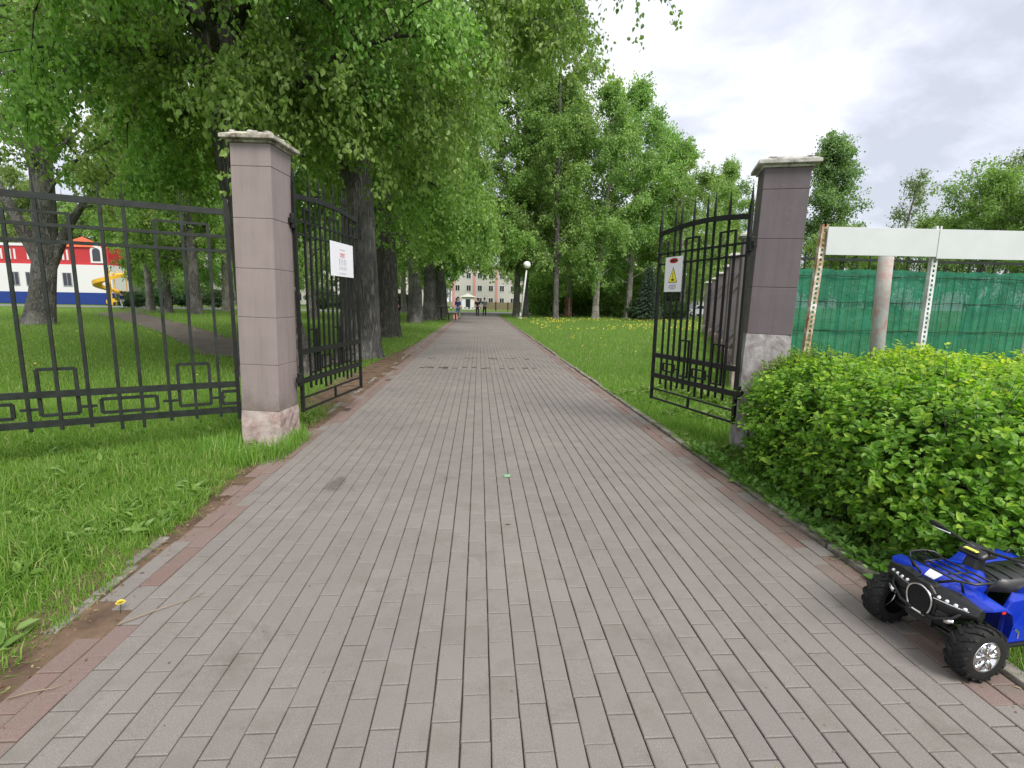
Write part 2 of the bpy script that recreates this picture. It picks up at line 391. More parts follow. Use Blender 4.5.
# ------------------------------------------------------------------ leaf / grass meshes
def norm(a): return a/(np.linalg.norm(a, axis=-1, keepdims=True)+1e-9)
def leaves_mesh(name, P, D, N, L, W, tint, shape='ovate'):
    """P base point, D axis, N normal, L length, W half width"""
    D = norm(D); S = norm(np.cross(D, N)); N = np.cross(S, D); L = L[:, None]; W = W[:, None]
    if shape == 'kite':
        V = np.stack([P, P+D*L*.45+S*W+N*W*.35, P+D*L, P+D*L*.45-S*W+N*W*.35], 1); k = 4
        V[:, 2] -= N*L*.12
        fl = (np.arange(len(P))[:, None]*4+np.arange(4)).ravel(); return np_mesh(name, V.reshape(-1, 3), fl, np.full(len(P), 4), tint)
    V = np.stack([P, P+D*L*.28+S*W*.9+N*W*.3, P+D*L*.62+S*W*.75+N*W*.2, P+D*L-N*L*.14, P+D*L*.62-S*W*.75+N*W*.2, P+D*L*.28-S*W*.9+N*W*.3], 1)
    fc = np.array([[0, 1, 2, 3], [0, 3, 4, 5]])
    fl = (np.arange(len(P))[:, None, None]*6+fc).ravel()
    return np_mesh(name, V.reshape(-1, 3), fl, np.full(len(P)*2, 4), np.repeat(tint, 2))

def grass(name, n, sampler, hmin, hmax, w, seg=2, tlo=.15, thi=.9, lean=.45, mat='grass'):
    xy, hs = sampler(n); n = len(xy)
    h = rng.uniform(hmin, hmax, n)*hs; az = rng.uniform(0, 2*np.pi, n); ln = np.abs(rng.normal(0, lean, n))*h
    d = np.stack([np.cos(az), np.sin(az)], 1); fa_ = rng.uniform(0, 2*np.pi, n); s = np.stack([np.cos(fa_), np.sin(fa_)], 1)*(w*rng.uniform(.6, 1.3, n))[:, None]
    z0 = np.full(n, -.045)
    A = np.c_[xy-s, z0]; B = np.c_[xy+s, z0]; mid = np.c_[xy+d*ln[:, None]*.35, z0+h*.62]; T = np.c_[xy+d*ln[:, None], z0+h*np.clip(1-.35*(ln/h)**2, .4, 1)]
    t = np.clip(rng.normal((tlo+thi)/2, .2, n), 0, .98)
    t[rng.random(n) < .03] = 1
    if seg == 2:
        s3 = np.c_[s*.75, np.zeros(n)]
        V = np.stack([A, B, mid+s3, mid-s3, T], 1).reshape(-1, 3); b = np.arange(n)[:, None]*5
        fl = np.concatenate([b+0, b+1, b+2, b+3, b+3, b+2, b+4], 1).ravel(); sz = np.tile([4, 3], n); tt = np.repeat(t, 2)
    else:
        V = np.stack([A, B, T], 1).reshape(-1, 3); fl = np.arange(3*n); sz = np.full(n, 3); tt = t
    return tag(link(name, np_mesh(name, V, fl, sz, tt), M[mat]), kind='stuff')
def vnoise(xy, s, seed=0):
    x, y = xy[:, 0]/s+seed, xy[:, 1]/s+seed*1.7
    return .5+.25*(np.sin(x*1.3+np.sin(y*1.7)*1.4)+np.sin(y*1.1+np.sin(x*2.1+1)*1.2+2.0))
def clump(xy, frac=.6, r=.05):
    n = len(xy); k = rng.integers(0, n//12, n); c = xy[k]+rng.normal(0, r, (n, 2)); m = rng.random(n) < frac
    return np.where(m[:, None], c, xy)
def left_near(n):
    y = rng.uniform(.9, 7, n); x = -rng.uniform(1.55, 6.4, n)
    xy = clump(np.c_[x, y], .6, .035); e = lcurve(xy[:, 1]); edge = e-.03-.05*vnoise(xy, .17)+rng.normal(0, .02, n)
    k = (xy[:, 0] < edge) & (-xy[:, 0] < xy[:, 1]*1.05+.6)
    bare = (xy[:, 1] > 5.0) & (xy[:, 0] > -2.5) & (rng.random(n) < .7); k &= ~bare
    xy = xy[k]; return xy, .5+.6*vnoise(xy, .5, 3)+.25*np.clip((-xy[:, 0]-2.0)/1, 0, 1)
grass('tall_grass', 190000, left_near, .07, .19, .0032, 2, lean=.6)
def inpath(xy):
    for (ax, ay, w), (bx, by, w2) in zip(FP[:-1], FP[1:]):
        a = np.array([ax, ay]); b = np.array([bx, by]); ab = b-a; t = np.clip(((xy-a)@ab)/(ab@ab), 0, 1); d = np.linalg.norm(xy-(a+t[:, None]*ab), axis=1)
        yield d < (w+(w2-w)*t)*.95
FP = [(-3.2, 12.2, .6), (fa[0], fa[1], .8), (fb[0], fb[1], .9), (fc_[0], fc_[1], 1.2), (fd[0], fd[1], 1.6)]
def lawn_left(n):
    u = rng.random(n); y = 5.5*(62/5.5)**u; x = -rng.uniform(0, 1, n)*(1.1*y+1)-2.0
    k = x < -2.05-.35*((y > 5) & (y < 13)); xy = np.c_[x, y][k]; m = np.zeros(len(xy), bool)
    for q in inpath(xy): m |= q
    xy = xy[~m]; return xy, (.7+.5*vnoise(xy, 1.5))*np.clip(xy[:, 1]/16, 1, 2.6)
grass('lawn_grass', 230000, lawn_left, .05, .11, .006, 1, lean=.5)
def lawn_right(n):
    u = rng.random(n); y = 3.6*(62/3.6)**u; x = rng.uniform(0, 1, n)*(1.15*y+1)+PR+.02
    xy = np.c_[x, y]; k = ~((xy[:, 0] > 3.6) & (xy[:, 1] < 5.5)); xy = xy[k]; return xy, (.75+.6*vnoise(xy, .8, 5))*np.clip(xy[:, 1]/16, 1, 2.6)
grass('lawn_grass', 200000, lawn_right, .06, .13, .0055, 1, lean=.5)
def right_edge(n):
    y = rng.uniform(1.6, 9, n); x = PR+.03+np.abs(rng.normal(0, .26, n)); xy = clump(np.c_[x, y], .5, .03); k = xy[:, 0] > PR+.02+.05*vnoise(xy, .2); xy = xy[k]; return xy, .6+.6*vnoise(xy, .3, 2)
grass('verge_grass', 26000, right_edge, .04, .13, .003, 2, lean=.6)
def post_foot(n):
    a = rng.uniform(0, 2*np.pi, n); c = np.array([-2.1, 4.95]); xy = c+np.c_[np.cos(a)*rng.uniform(.18, .55, n), np.sin(a)*rng.uniform(.2, .6, n)]
    k = (xy[:, 0] < -1.75) & ~((abs(xy[:, 0]+2.1) < .19) & (abs(xy[:, 1]-5.1) < .2)); return xy[k], np.ones(k.sum())
grass('tuft_at_post', 3500, post_foot, .1, .26, .0035, 2, lean=.5)
def mat_row(y0, y1, xf, n0, sd=.03):
    def f(n):
        y = rng.uniform(y0, y1, n); x = xf(y)+rng.normal(0, sd, n); return np.c_[x, y], np.full(n, .6)
    return f
grass('edge_grass', 5000, mat_row(6, 16, lambda y: PL-.1+0*y, 0, .06), .03, .09, .003, 1, lean=.6)

# broad-leaved weeds
def weeds(name, n, sampler, Lr=(.06, .14), wr=.22, up=.35, mat='weed', group=None):
    C = sampler(n); n = len(C); k = 8
    az = (rng.uniform(0, 2*np.pi, n)[:, None]+np.arange(k)*2*np.pi/k+rng.normal(0, .3, (n, k))).ravel(); el = rng.uniform(.15, 1.0, n*k)
    D = np.stack([np.cos(az)*np.cos(el), np.sin(az)*np.cos(el), np.sin(el)*up*2], 1)
    P = np.repeat(np.c_[C, np.full(n, -.04)], k, 0)+D*rng.uniform(.0, .05, n*k)[:, None]+np.c_[np.zeros((n*k, 2)), rng.uniform(0, .07, n*k)]
    L = rng.uniform(*Lr, n*k); N = norm(np.c_[-D[:, :2]*.6, np.ones(n*k)]+rng.normal(0, .25, (n*k, 3)))
    return tag(link(name, leaves_mesh(name, P, D, N, L, L*wr*rng.uniform(.8, 1.3, n*k), np.clip(rng.normal(.6, .22, n*k), 0, 1)), M[mat]), kind='stuff')
def w_left(n):
    y = rng.uniform(1.0, 6.5, n); x = -rng.uniform(1.75, 5.5, n); xy = np.c_[x, y]; return xy[(vnoise(xy, .45, 9) > .42) & (x < lcurve(y)-.12) & (-x < y*1.05+.6)]
weeds('weeds', 2600, w_left, (.04, .10))
def w_right(n):
    y = rng.uniform(1.9, 4.9, n); x = PR+.04+np.abs(rng.normal(0, .12, n)); return np.c_[x, y]
weeds('kerb_weeds', 260, w_right, (.03, .07), .36, .6)
def w_right2(n):
    y = rng.uniform(4.4, 9, n); x = PR+.1+rng.uniform(0, 2.6, n); xy = np.c_[x, y]; return xy[vnoise(xy, .5, 4) > .5]
weeds('lawn_weeds', 800, w_right2, (.05, .1), .25, .4)
# dandelions: a yellow drift on the right lawn, far too many to count
def flowers(name, n, f, r, z):
    xy = f(n); n = len(xy); a = np.arange(6)*np.pi/3
    rr = r*rng.uniform(.7, 1.3, n)*np.clip(xy[:, 1]/14, 1, 2.2)
    V = np.concatenate([np.stack([xy[:, 0:1]+np.cos(a)*rr[:, None], xy[:, 1:2]+np.sin(a)*rr[:, None], np.repeat((z*rng.uniform(.7, 1.1, n))[:, None], 6, 1)], 2),
                        np.stack([xy[:, 0:1], xy[:, 1:2], np.full((n, 1), z+.02)], 2)], 1).reshape(-1, 3)
    b = np.arange(n)[:, None, None]*7; fl = (b+np.array([[i, (i+1) % 6, 6] for i in range(6)])).ravel()
    return tag(link(name, np_mesh(name, V, fl, np.full(n*6, 3)), M['petal']), kind='stuff')
def fr(n):
    y = rng.uniform(26, 46, n); x = rng.uniform(3.6, 1.0*26, n)+rng.normal(0, 1, n); xy = np.c_[x, y]; return xy[(vnoise(xy, 3, 1) > .33) & (x < y*.62+1) & (x > 3.3)]
flowers('dandelions', 1000, fr, .021, .14)
def fr2(n):
    y = rng.uniform(8, 30, n); x = rng.uniform(2.6, 20, n); return np.c_[x, y]
flowers('dandelions', 110, fr2, .017, .08)
flowers('dandelions', 18, lambda n: np.c_[-rng.uniform(2.3, 18, n), rng.uniform(8, 30, n)], .025, .07)

# single dandelion by the broken kerb, with stalk
def dandelion(px, py, label):
    p = gnd(px, py); t = empty('dandelion', (p[0], p[1], -.01), 0, label, 'flower', 'dandelions at the path edge')
    MB().tube([(0, 0, 0), (.006, 0, .03), (.004, .004, .055)], .0018, 5).build('stalk', M['weed'], t)
    m = MB()
    for ring, (rr, zz) in enumerate(((.018, .058), (.012, .064), (.006, .067))):
        for k in range(14):
            a = k*2*math.pi/14+ring*.2; c, s = math.cos(a), math.sin(a)
            m.add([(.004, .004, .056), (.004+c*rr-s*.003, .004+s*rr+c*.003, zz), (.004+c*(rr+.003), .004+s*(rr+.003), zz-.002), (.004+c*rr+s*.003, .004+s*rr-c*.003, zz)], [(0, 1, 2, 3)])
    m.build('petals', M['petal'], t)
dandelion(120, 612, 'yellow dandelion flower in the foreground beside the broken kerb')

# fallen leaf debris on soil strip
def debris(n):
    y = rng.uniform(1.2, 13, n); s = rng.random(n) < .75; e = lcurve(y)
    x = np.where(s, e-.08+rng.normal(0, .11, n)-.25*((y > 5.2) & (y < 11))*rng.random(n), PR-.05+rng.normal(0, .06, n)); return np.c_[x, y]
c_ = debris(5200); n_ = len(c_); az_ = rng.uniform(0, 6.28, n_)
M['litter'] = leafmat('dry_litter', (.10, .06, .035), (.2, .13, .075), (.33, .25, .14), .1, .8)
tag(link('leaf_litter', leaves_mesh('leaf_litter', np.c_[c_, rng.uniform(-.012, .008, n_)], np.c_[np.cos(az_), np.sin(az_), rng.normal(0, .15, n_)], rng.normal(0, .3, (n_, 3))+[0, 0, 1], rng.uniform(.008, .026, n_), rng.uniform(.0012, .006, n_), rng.random(n_)), M['litter']), kind='stuff')
c2 = np.c_[rng.uniform(PL, PR, 420), 1.0+rng.random(420)**1.6*18]; a2 = rng.uniform(0, 6.28, 420)
tag(link('path_litter', leaves_mesh('path_litter', np.c_[c2, rng.uniform(.001, .004, 420)], np.c_[np.cos(a2), np.sin(a2), rng.normal(0, .1, 420)], rng.normal(0, .25, (420, 3))+[0, 0, 1], rng.uniform(.004, .016, 420), rng.uniform(.001, .005, 420), rng.random(420)), M['litter']), kind='stuff')
def twig(px, py, ang, L, label):
    p = gnd(px, py); c, s = math.cos(ang), math.sin(ang)
    MBt = MB().tube([(0, 0, .006), (c*L*.4, s*L*.4, .012), (c*L*.75+.01, s*L*.75, .009), (c*L, s*L+.01, .012)], [.0028, .0024, .002, .001], 5)
    o = MBt.build('twig', M['twig'], None, True); o.location = (p[0], p[1], .0); tag(o, label, 'twig', 'dry twigs on the path edge')
M['twig'] = simple('dry_twig', (.26, .20, .13), .8)
twig(118, 626, .75, .34, 'pale bent dry twig touching the yellow dandelion')
twig(8, 700, .35, .16, 'short straw coloured twig at the lower left picture corner')
# green scrap on the path
p = gnd(507, 477)
o = MB().add([(-.03, -.012, .004), (.02, -.018, .006), (.032, .006, .02), (.01, .02, .012), (-.025, .014, .022), (0, 0, .026)], [(0, 1, 5), (1, 2, 5), (2, 3, 5), (3, 4, 5), (4, 0, 5), (4, 3, 2, 1, 0)]).build('paper_scrap', simple('green_scrap', (.16, .3, .17), .6), bevel=.001)
o.location = (p[0], p[1], .0); tag(o, 'small crumpled pale green scrap in the middle of the paved path', 'litter')
p = gnd(508, 525)
o = link('fallen_leaf', leaves_mesh('fallen_leaf', np.array([[-.02, 0, .004]]), np.array([[1, .2, .05]]), np.array([[0, .2, 1.]]), np.array([.04]), np.array([.011]), np.array([.6])), M['litter'])
o.location = (p[0], p[1], 0); tag(o, 'single dry fallen leaf lying on the paving in front of the green scrap', 'leaf')

# ------------------------------------------------------------------ trees
def branches(starts, dirs, lens, r0, nseg, droop, wob):
    """vectorised polylines: returns pts (n, nseg+1, 3)"""
    n = len(starts); P = np.zeros((n, nseg+1, 3)); P[:, 0] = starts; d = norm(dirs)
    for k in range(nseg):
        P[:, k+1] = P[:, k]+d*(lens/nseg)[:, None]
        d = norm(d+np.array([0, 0, -1.])*np.asarray(droop).reshape(-1, 1)+rng.normal(0, wob, (n, 3)))
    return P
def tubes_np(P, r_start, r_end, sides):
    n, k, _ = P.shape; d = np.gradient(P, axis=1); d = norm(d)
    h = np.where(np.abs(d[..., 2:3]) > .95, np.array([1., 0, 0]), np.array([0, 0, 1.])); a = norm(np.cross(h, d)); b = np.cross(d, a)
    t = np.linspace(0, 1, k); r = r_start[:, None]*(1-t)+r_end[:, None]*t
    ang = np.arange(sides)*2*np.pi/sides
    V = P[:, :, None]+(a[:, :, None]*np.cos(ang)[None, None, :, None]+b[:, :, None]*np.sin(ang)[None, None, :, None])*r[:, :, None, None]
    base = (np.arange(n)*k*sides)[:, None, None]+(np.arange(k-1)*sides)[None, :, None]; j = np.arange(sides)[None, None]; j2 = (j+1) % sides
    f = np.stack([base+j, base+j2, base+sides+j2, base+sides+j], -1)
    return V.reshape(-1, 3), f.reshape(-1, 4)
def along(P, idx, t):
    k = P.shape[1]-1; x = t*k; i = np.minimum(x.astype(int), k-1); f = (x-i)[:, None]
    return P[idx, i]*(1-f)+P[idx, i+1]*f, norm(P[idx, i+1]-P[idx, i])
def make_tree(name, H, tr, cb, rad, nl, nsub, ntw, nleaf, leafL, leafW, droop=.12, twlen=(.5, 1.1), twdroop=.5, lean=(0, 0), up=(.3, .9), shape='ovate',
              bark='bark', leaf='leaf_near', prof='round', ztop=None, extra=(), flare=.5, curve=.0, sides=14, loc=(0, 0), scatter=.08, fork=None, thin_top=False, keep=None, xr=.28, lr=.22):
    # trunk
    k = 16; z = np.linspace(0, H, k); t = z/H
    tx = lean[0]*t*H+curve*np.sin(t*5+1)*H*.03-curve*math.sin(1)*H*.03; ty = lean[1]*t*H+curve*np.cos(t*4)*H*.02-curve*H*.02
    T = np.stack([tx, ty, z-.15], 1)[None]
    V, Fq = tubes_np(np.concatenate([T[:, :1], T[:, :1]+(T[:, 1:2]-T[:, :1])*.08, T[:, :1]+(T[:, 1:2]-T[:, :1])*.3, T[:, 1:]], 1), np.array([1.]), np.array([1.]), sides)
    kk = k+2; tt = np.r_[0, .08/(k-1), .3/(k-1), t[1:]]; zz = tt*H
    rr = tr*(1-tt)**.75*(1+flare*np.exp(-zz/.45))+.02
    C = np.repeat(V.reshape(kk, sides, 3).mean(1)[:, None], sides, 1); ph = np.arange(sides)*2*np.pi/sides
    lump = 1+(.10+.16*np.exp(-zz/.5))[:, None]*np.sin(ph*4+1.3)[None]*np.cos(zz*.3)[:, None]+rng.normal(0, .025, (kk, sides))
    V = (C+(V.reshape(kk, sides, 3)-C)*(rr[:, None]*lump)[..., None]).reshape(-1, 3)
    wV, wF = [V], [Fq]; off = len(V)
    # limbs
    ztop = ztop or H*.97; f = np.linspace(0, 1, nl)**1.0; zl = cb+(ztop-cb)*f
    az = np.arange(nl)*2.399+rng.normal(0, .3, nl)
    if prof == 'round': R_ = rad*(np.sin(np.clip(f*.85+.22, 0, 1)*np.pi)**.6)
    elif prof == 'column': R_ = rad*(.75+.25*np.sin(f*np.pi))*np.clip((1-f)*3+.25, 0, 1)
    elif prof == 'low': R_ = rad*np.clip(1.05-.5*f, .2, 1)
    else: R_ = rad*(1-f)**.8+.3
    R_ = R_*rng.uniform(.75, 1.2, nl); el = rng.uniform(up[0], up[1], nl)
    S, _ = along(T, np.zeros(nl, int), zl/H)
    D = np.stack([np.cos(az)*np.cos(el), np.sin(az)*np.cos(el), np.sin(el)], 1)
    B1 = branches(S, D, R_*1.15, None, 7, droop, .09)
    if keep is not None:
        km = keep(B1[:, 5])&keep(B1[:, 3])&keep(B1[:, 7]+np.array([.5, 0, -.9])); B1, zl, R_ = B1[km], zl[km], R_[km]
    rl = np.interp(zl/H, tt, tr*(1-tt)**.75)*lr
    if len(extra):
        ex = []
        for (z0, tx_, ty_, tz_) in extra:
            s, _ = along(T, np.zeros(1, int), np.array([z0/H])); s = s[0]; e = np.array([tx_, ty_, tz_]); q = np.linspace(0, 1, 8)[:, None]
            c = s*(1-q)+e*q; c[:, 2] += np.sin(q[:, 0]*np.pi)*np.linalg.norm(e-s)*.12; ex.append(c)
        B1 = np.concatenate([B1, np.array(ex)]); rl = np.r_[rl, np.full(len(ex), tr*xr)]; R_ = np.r_[R_, [np.linalg.norm(e[-1]-e[0]) for e in ex]]
    v, q = tubes_np(B1, rl, np.full(len(B1), .015), 7); wV.append(v); wF.append(q+off); off += len(v)
    # sub-branches
    n1 = len(B1); idx = np.repeat(np.arange(n1), nsub); ts = rng.uniform(.22, 1, len(idx))**.8
    S2, d2 = along(B1, idx, ts); L2 = R_[idx]*rng.uniform(.25, .5, len(idx))*(1.15-.5*ts)+.25
    D2 = norm(d2*.6+rng.normal(0, .6, (len(idx), 3))+[0, 0, .15]); B2 = branches(S2, D2, L2, None, 4, droop*1.4, .12)
    if keep is not None: km = keep(B2[:, 0]) & keep(B2[:, -1]); B2, idx, ts = B2[km], idx[km], ts[km]
    v, q = tubes_np(B2, np.maximum(.012, rl[idx]*.35*(1-ts*.5)), np.full(len(B2), .006), 5); wV.append(v); wF.append(q+off); off += len(v)
    # twigs
    idx3 = np.repeat(np.arange(len(B2)), ntw); t3 = rng.uniform(.1, 1, len(idx3)); S3, d3 = along(B2, idx3, t3)
    L3 = rng.uniform(*twlen, len(idx3)); D3 = norm(d3*.5+rng.normal(0, .55, (len(idx3), 3))+[0, 0, -.1]); B3 = branches(S3, D3, L3, None, 4, twdroop*rng.uniform(.4, 1.3, len(idx3)), .08)
    if keep is not None: km = keep(B3[:, 0]) & keep(B3[:, -1]); B3, idx3 = B3[km], idx3[km]
    v, q = tubes_np(B3, np.full(len(B3), .006), np.full(len(B3), .002), 3); wV.append(v); wF.append(q+off); off += len(v)
    # leaves
    per = max(1, int(nleaf/len(B3))); i4 = np.repeat(np.arange(len(B3)), per)
    if thin_top:
        zz4 = B3[i4, 0, 2]; keep = rng.random(len(i4)) < np.clip(1.25-(zz4-cb)/(ztop-cb)*1.15, .10, 1); i4 = i4[keep]
    t4 = rng.uniform(.05, 1, len(i4)); P, d4 = along(B3, i4, t4); n = len(P); P = P+rng.normal(0, scatter, (n, 3))
    D = norm(d4*.4+rng.normal(0, .45, (n, 3))+[0, 0, -.65]); N = norm(rng.normal(0, .7, (n, 3))+[0, 0, .55]); L = leafL*rng.uniform(.6, 1.25, n)
    br = rng.normal(0, .12, len(B2))[idx3][i4]
    tint = np.clip(rng.normal(.5, .17, n)+br, 0, 1)
    t_ = empty(name, (loc[0], loc[1], 0))
    wV = np.concatenate(wV); wF = np.concatenate(wF)
    link('trunk', np_mesh('trunk', wV, wF.ravel(), np.full(len(wF), 4), smooth=True), M[bark], t_)
    link('crown', leaves_mesh('crown', P, D, N, L, L*leafW, tint, shape), M[leaf], t_)
    return t_
def put(src, x, y, rz=0, s=1.0, label=None, group=None, first=False, sz=None, tilt=(0, 0), name=None):
    o = src if first else copy_tree(src)
    o.location = (x, y, -.03); o.rotation_euler = (tilt[0], tilt[1], rz); o.scale = (s, s, sz or s)
    if 'group' in o and not group: del o['group']
    return tag(o, label, 'tree', group)

def prune(tx, ty, zmin, xmax=None):
    def f(P):
        X, Y, Z = P[:, 0]+tx, P[:, 1]+ty, P[:, 2]
        k = Z > zmin+.45*np.sin(X*1.7+1)*np.cos(Y*1.3)+.2*np.sin(X*4.1)
        if xmax is not None: k &= (X < xmax+.28*(Z-4)+.3*np.sin(Z*2.3+Y)) | ((Z > 5.7) & (Y < 12.6) & (X > .4) & (Y > 8.5))
        return k
    return f
G_ROW = 'old poplars in a row along the left edge of the path'
t0 = gnd(266, 372); t1 = gnd(364, 357); t2 = gnd(386, 336); t3 = gnd(415, 322.5)
t1 = gnd(359, 356); t0 = gnd(277, 372)
A = make_tree('poplar_tree', 19, .50, 4.4, 4.9, 32, 8, 8, 130000, .088, .40, .13, (.6, 1.5), .6, (-.09, .0), (.3, .9), prof='low', curve=.4, ztop=13, thin_top=True, bark='bark_dark', keep=prune(t0[0], t0[1], 3.35, .3),
              extra=[(6.2, 3.6, -2.5, 6.4), (6.2, .6, -4.2, 6.6), (6.0, -2.4, -3.6, 6.4)])
put(A, t0[0], t0[1], 0, 1, 'nearest poplar, thick dark trunk half hidden behind the left gate pillar', G_ROW, True)
ob = at(588, -26, 10.0)-np.array([t1[0], t1[1], 0])
B = make_tree('poplar_tree', 20, .43, 3.6, 5.0, 38, 9, 8, 150000, .10, .40, .15, (.7, 1.7), .7, (.02, -.01), (.2, .8), prof='low', curve=.5, ztop=12.5, thin_top=True, bark='bark', flare=.35, keep=prune(t1[0], t1[1], 2.9, .7),
              extra=[(13, ob[0], ob[1], ob[2]), (6.6, -.6, -4.4, 5.0), (6.2, .9, -4.0, 4.6), (7.2, .2, -3.0, 5.2), (7.0, 1.9, -3.2, 5.0), (6.8, -1.8, -3.4, 5.2)], xr=.12)
put(B, t1[0], t1[1], 0, 1, 'thick poplar with pale furrowed trunk right behind the open left gate leaf', G_ROW, True)
B2 = make_tree('poplar_tree', 19, .45, 3.4, 5.0, 34, 9, 8, 110000, .13, .40, .16, (.8, 1.9), .75, (.01, 0), (.1, .7), prof='low', curve=.4, ztop=14, thin_top=True, bark='bark_dark', shape='kite', flare=.35, keep=prune(t2[0], t2[1], 2.3, 1.2))
put(B2, t2[0], t2[1], 0, 1.0, 'dark trunked poplar just beyond the thick one behind the left gate leaf', G_ROW, True)
C2 = make_tree('poplar_tree', 20, .43, 2.9, 4.8, 30, 8, 7, 62000, .165, .4, .17, (.7, 1.6), .7, (.0, 0), (.1, .65), prof='low', curve=.3, ztop=17, bark='bark', shape='kite', flare=.3, keep=prune(0, 0, 2.45))
put(C2, t3[0], t3[1], 0, 1.0, 'poplar with a pale scarred foot, first of the far trio left of the path', G_ROW, True)
tp = gnd(428.5, 320); put(C2, tp[0]+.1, tp[1], 1.9, 1.05, 'middle poplar of the far trio left of the path', G_ROW)
tp = gnd(437, 318.3); put(C2, tp[0]+.2, tp[1]+1, 3.4, 1.0, 'last poplar of the far trio, just before the bench', G_ROW)
put(C2, xat(443, 58), 58, 5, 1.0, 'distant poplar beyond the bench, leaning trunk, left of the path end', G_ROW)

# right side trees
D1 = make_tree('birch_tree', 30, .28, 4.5, 4.4, 50, 7, 6, 44000, .21, .42, .05, (.6, 1.5), .35, (.015, 0), (.5, 1.1), prof='column', curve=.3, bark='bark', leaf='leaf_mid', shape='kite', scatter=.14)
put(D1, xat(516, 50), 50, 0, 1.0, 'tallest tree right of the path, dark leaning trunk behind the globe lamp', None, True)
put(D1, xat(556, 47), 47, 4.0, .93, 'tall tree between the globe lamp and the wooden statue')
put(D1, xat(526, 50.8), 50.8, 2.4, .95, 'tall tree whose grey trunk rises just beside the globe lamp post')
D2 = make_tree('birch_tree', 22, .34, 3.0, 4.7, 38, 8, 6, 36000, .21, .42, .06, (.6, 1.5), .3, (.0, 0), (.4, 1.1), prof='round', curve=.6, bark='bark_pale', leaf='leaf_mid', shape='kite', scatter=.14)
G_R = 'trees of the grove behind the dandelion lawn'
gx = [(568, 56, 0, 1.04, 'slender tree left of the grove, above the wooden statue', 1.0), (596, 50, 2, .99, 'broad pale barked tree in the middle of the grove behind the dandelion lawn', 1.0),
      (628, 53, 1, 1.0, 'pale barked tree with rounded top, right of the middle of the grove', 1.05), (657, 58, 4, .95, 'tree of the grove seen over the top of the right gate leaf', 1.0), (682, 52, 5, .90, 'right hand tree of the grove, seen above the warning sign', .88)]
for i, (px, Y, rz, s, lb, z_) in enumerate(gx): put(D2, xat(px, Y), Y, rz, s, lb, G_R, i == 0, s*z_)
D3 = make_tree('narrow_tree', 13, .2, 1.5, 1.75, 44, 7, 6, 34000, .15, .4, .02, (.4, .9), .3, (0, 0), (.7, 1.2), prof='column', curve=.5, bark='bark', leaf='leaf_far', shape='kite', scatter=.12)
put(D3, xat(814, 40), 40, 1, 1.1, 'narrow dark green tree standing clear behind the right gate pillar', None, True)
put(D2, xat(716, 62), 62, 3, .85, 'tree at the right end of the grove, seen between gate bars and pillar', G_R)

E1 = make_tree('willow_tree', 9, .2, 1.2, 3.4, 24, 6, 6, 26000, .14, .28, .0, (.6, 1.2), .1, (.10, 0), (.3, 1.2), prof='round', curve=.6, bark='bark', leaf='leaf_mid', shape='kite', scatter=.1)
put(E1, xat(968, 24), 24, 0, .9, 'bushy windblown tree over the green netting, right of the white board seam', None, True)
put(E1, xat(930, 27), 27, 2.0, .72, 'low bushy tree behind the seam of the white board')
put(E1, xat(1045, 22), 22, 1.2, .85, 'bushy tree cut by the right edge of the picture above the board')
put(E1, xat(840, 26), 26, 4.2, .62, 'low tree between right gate pillar and rusty board post')
put(E1, xat(868, 30), 30, 4.2, .55, 'small bush tree behind the left half of the white board')
E2 = make_tree('slender_tree', 10.5, .10, 3.5, 1.0, 16, 5, 5, 2600, .16, .3, .0, (.3, .7), .1, (.16, 0), (.7, 1.3), prof='column', curve=.7, bark='bark_pale', leaf='leaf_far', shape='kite', scatter=.1)
put(E2, xat(882, 30), 30, 0, .9, 'thin sparse bending tree rising alone behind the white board', None, True)
put(E2, xat(982, 27), 27, .4, .95, 'thin bent leader rising from the bushy trees at the far right')

# left park trees
Lt = make_tree('leaning_tree', 24, .55, 6.2, 7.5, 34, 8, 6, 46000, .19, .42, .1, (.6, 1.4), .5, (.20, 0), (.2, .9), prof='low', curve=.9, bark='bark', leaf='leaf_mid', shape='kite', flare=.45, scatter=.12, xr=.6, keep=prune(-26, 30, 4.6),
               extra=[(2.2, 4.2, .5, 7.6), (2.9, -3.0, -.8, 10.5)])
lp = gnd(37, 318.5); print('lean', lp)
put(Lt, lp[0]*.82, lp[1]*.82, 0, .95, 'huge old forked tree leaning in front of the red and blue building', None, True)
Nl = make_tree('birch_tree', 15, .3, 4.6, 5.4, 26, 8, 8, 56000, .08, .42, .12, (.6, 1.3), .6, (0, 0), (.2, .8), prof='low', curve=.4, ztop=13, bark='bark_dark', thin_top=True, shape='kite', leaf='leaf_mid', keep=prune(-14, 12, 4.2))
put(Nl, -15.0, 13.5, 0, 1.0, 'fine leaved birch whose branches hang in at the top left corner', None, True)
put(Nl, xat(268, 19), 19, 2.5, 1.1, 'fine leaved tree whose trunk hides behind the left gate pillar')
G_L = 'trees standing in the park behind the left fence'
spots = [(150, 54, 'straight dark trunk beside the end of the red building'), (168, 47, 'slim tree between building and pillar, second trunk from the building'), (196, 45, 'pale trunked tree, brightest trunk between building and left pillar'),
         (226, 56, 'tree whose trunk stands half behind the left gate pillar'),
         (118, 100, 'tree rising beyond the yellow slide'), (30, 96, 'tree rising behind the left half of the red and blue building'), 
         (312, 40, 'tree seen through the bars of the left gate leaf'), (404, 66, 'far tree left of the avenue behind the trunks'), (85, 92, 'tall tree behind the red upper floor')]
for px, Y, lb in spots:
    put([D2, C2, D2, D1][(px+Y) % 4], xat(px, Y), Y, rng.uniform(0, 6), rng.uniform(.85, 1.05), lb, G_L)
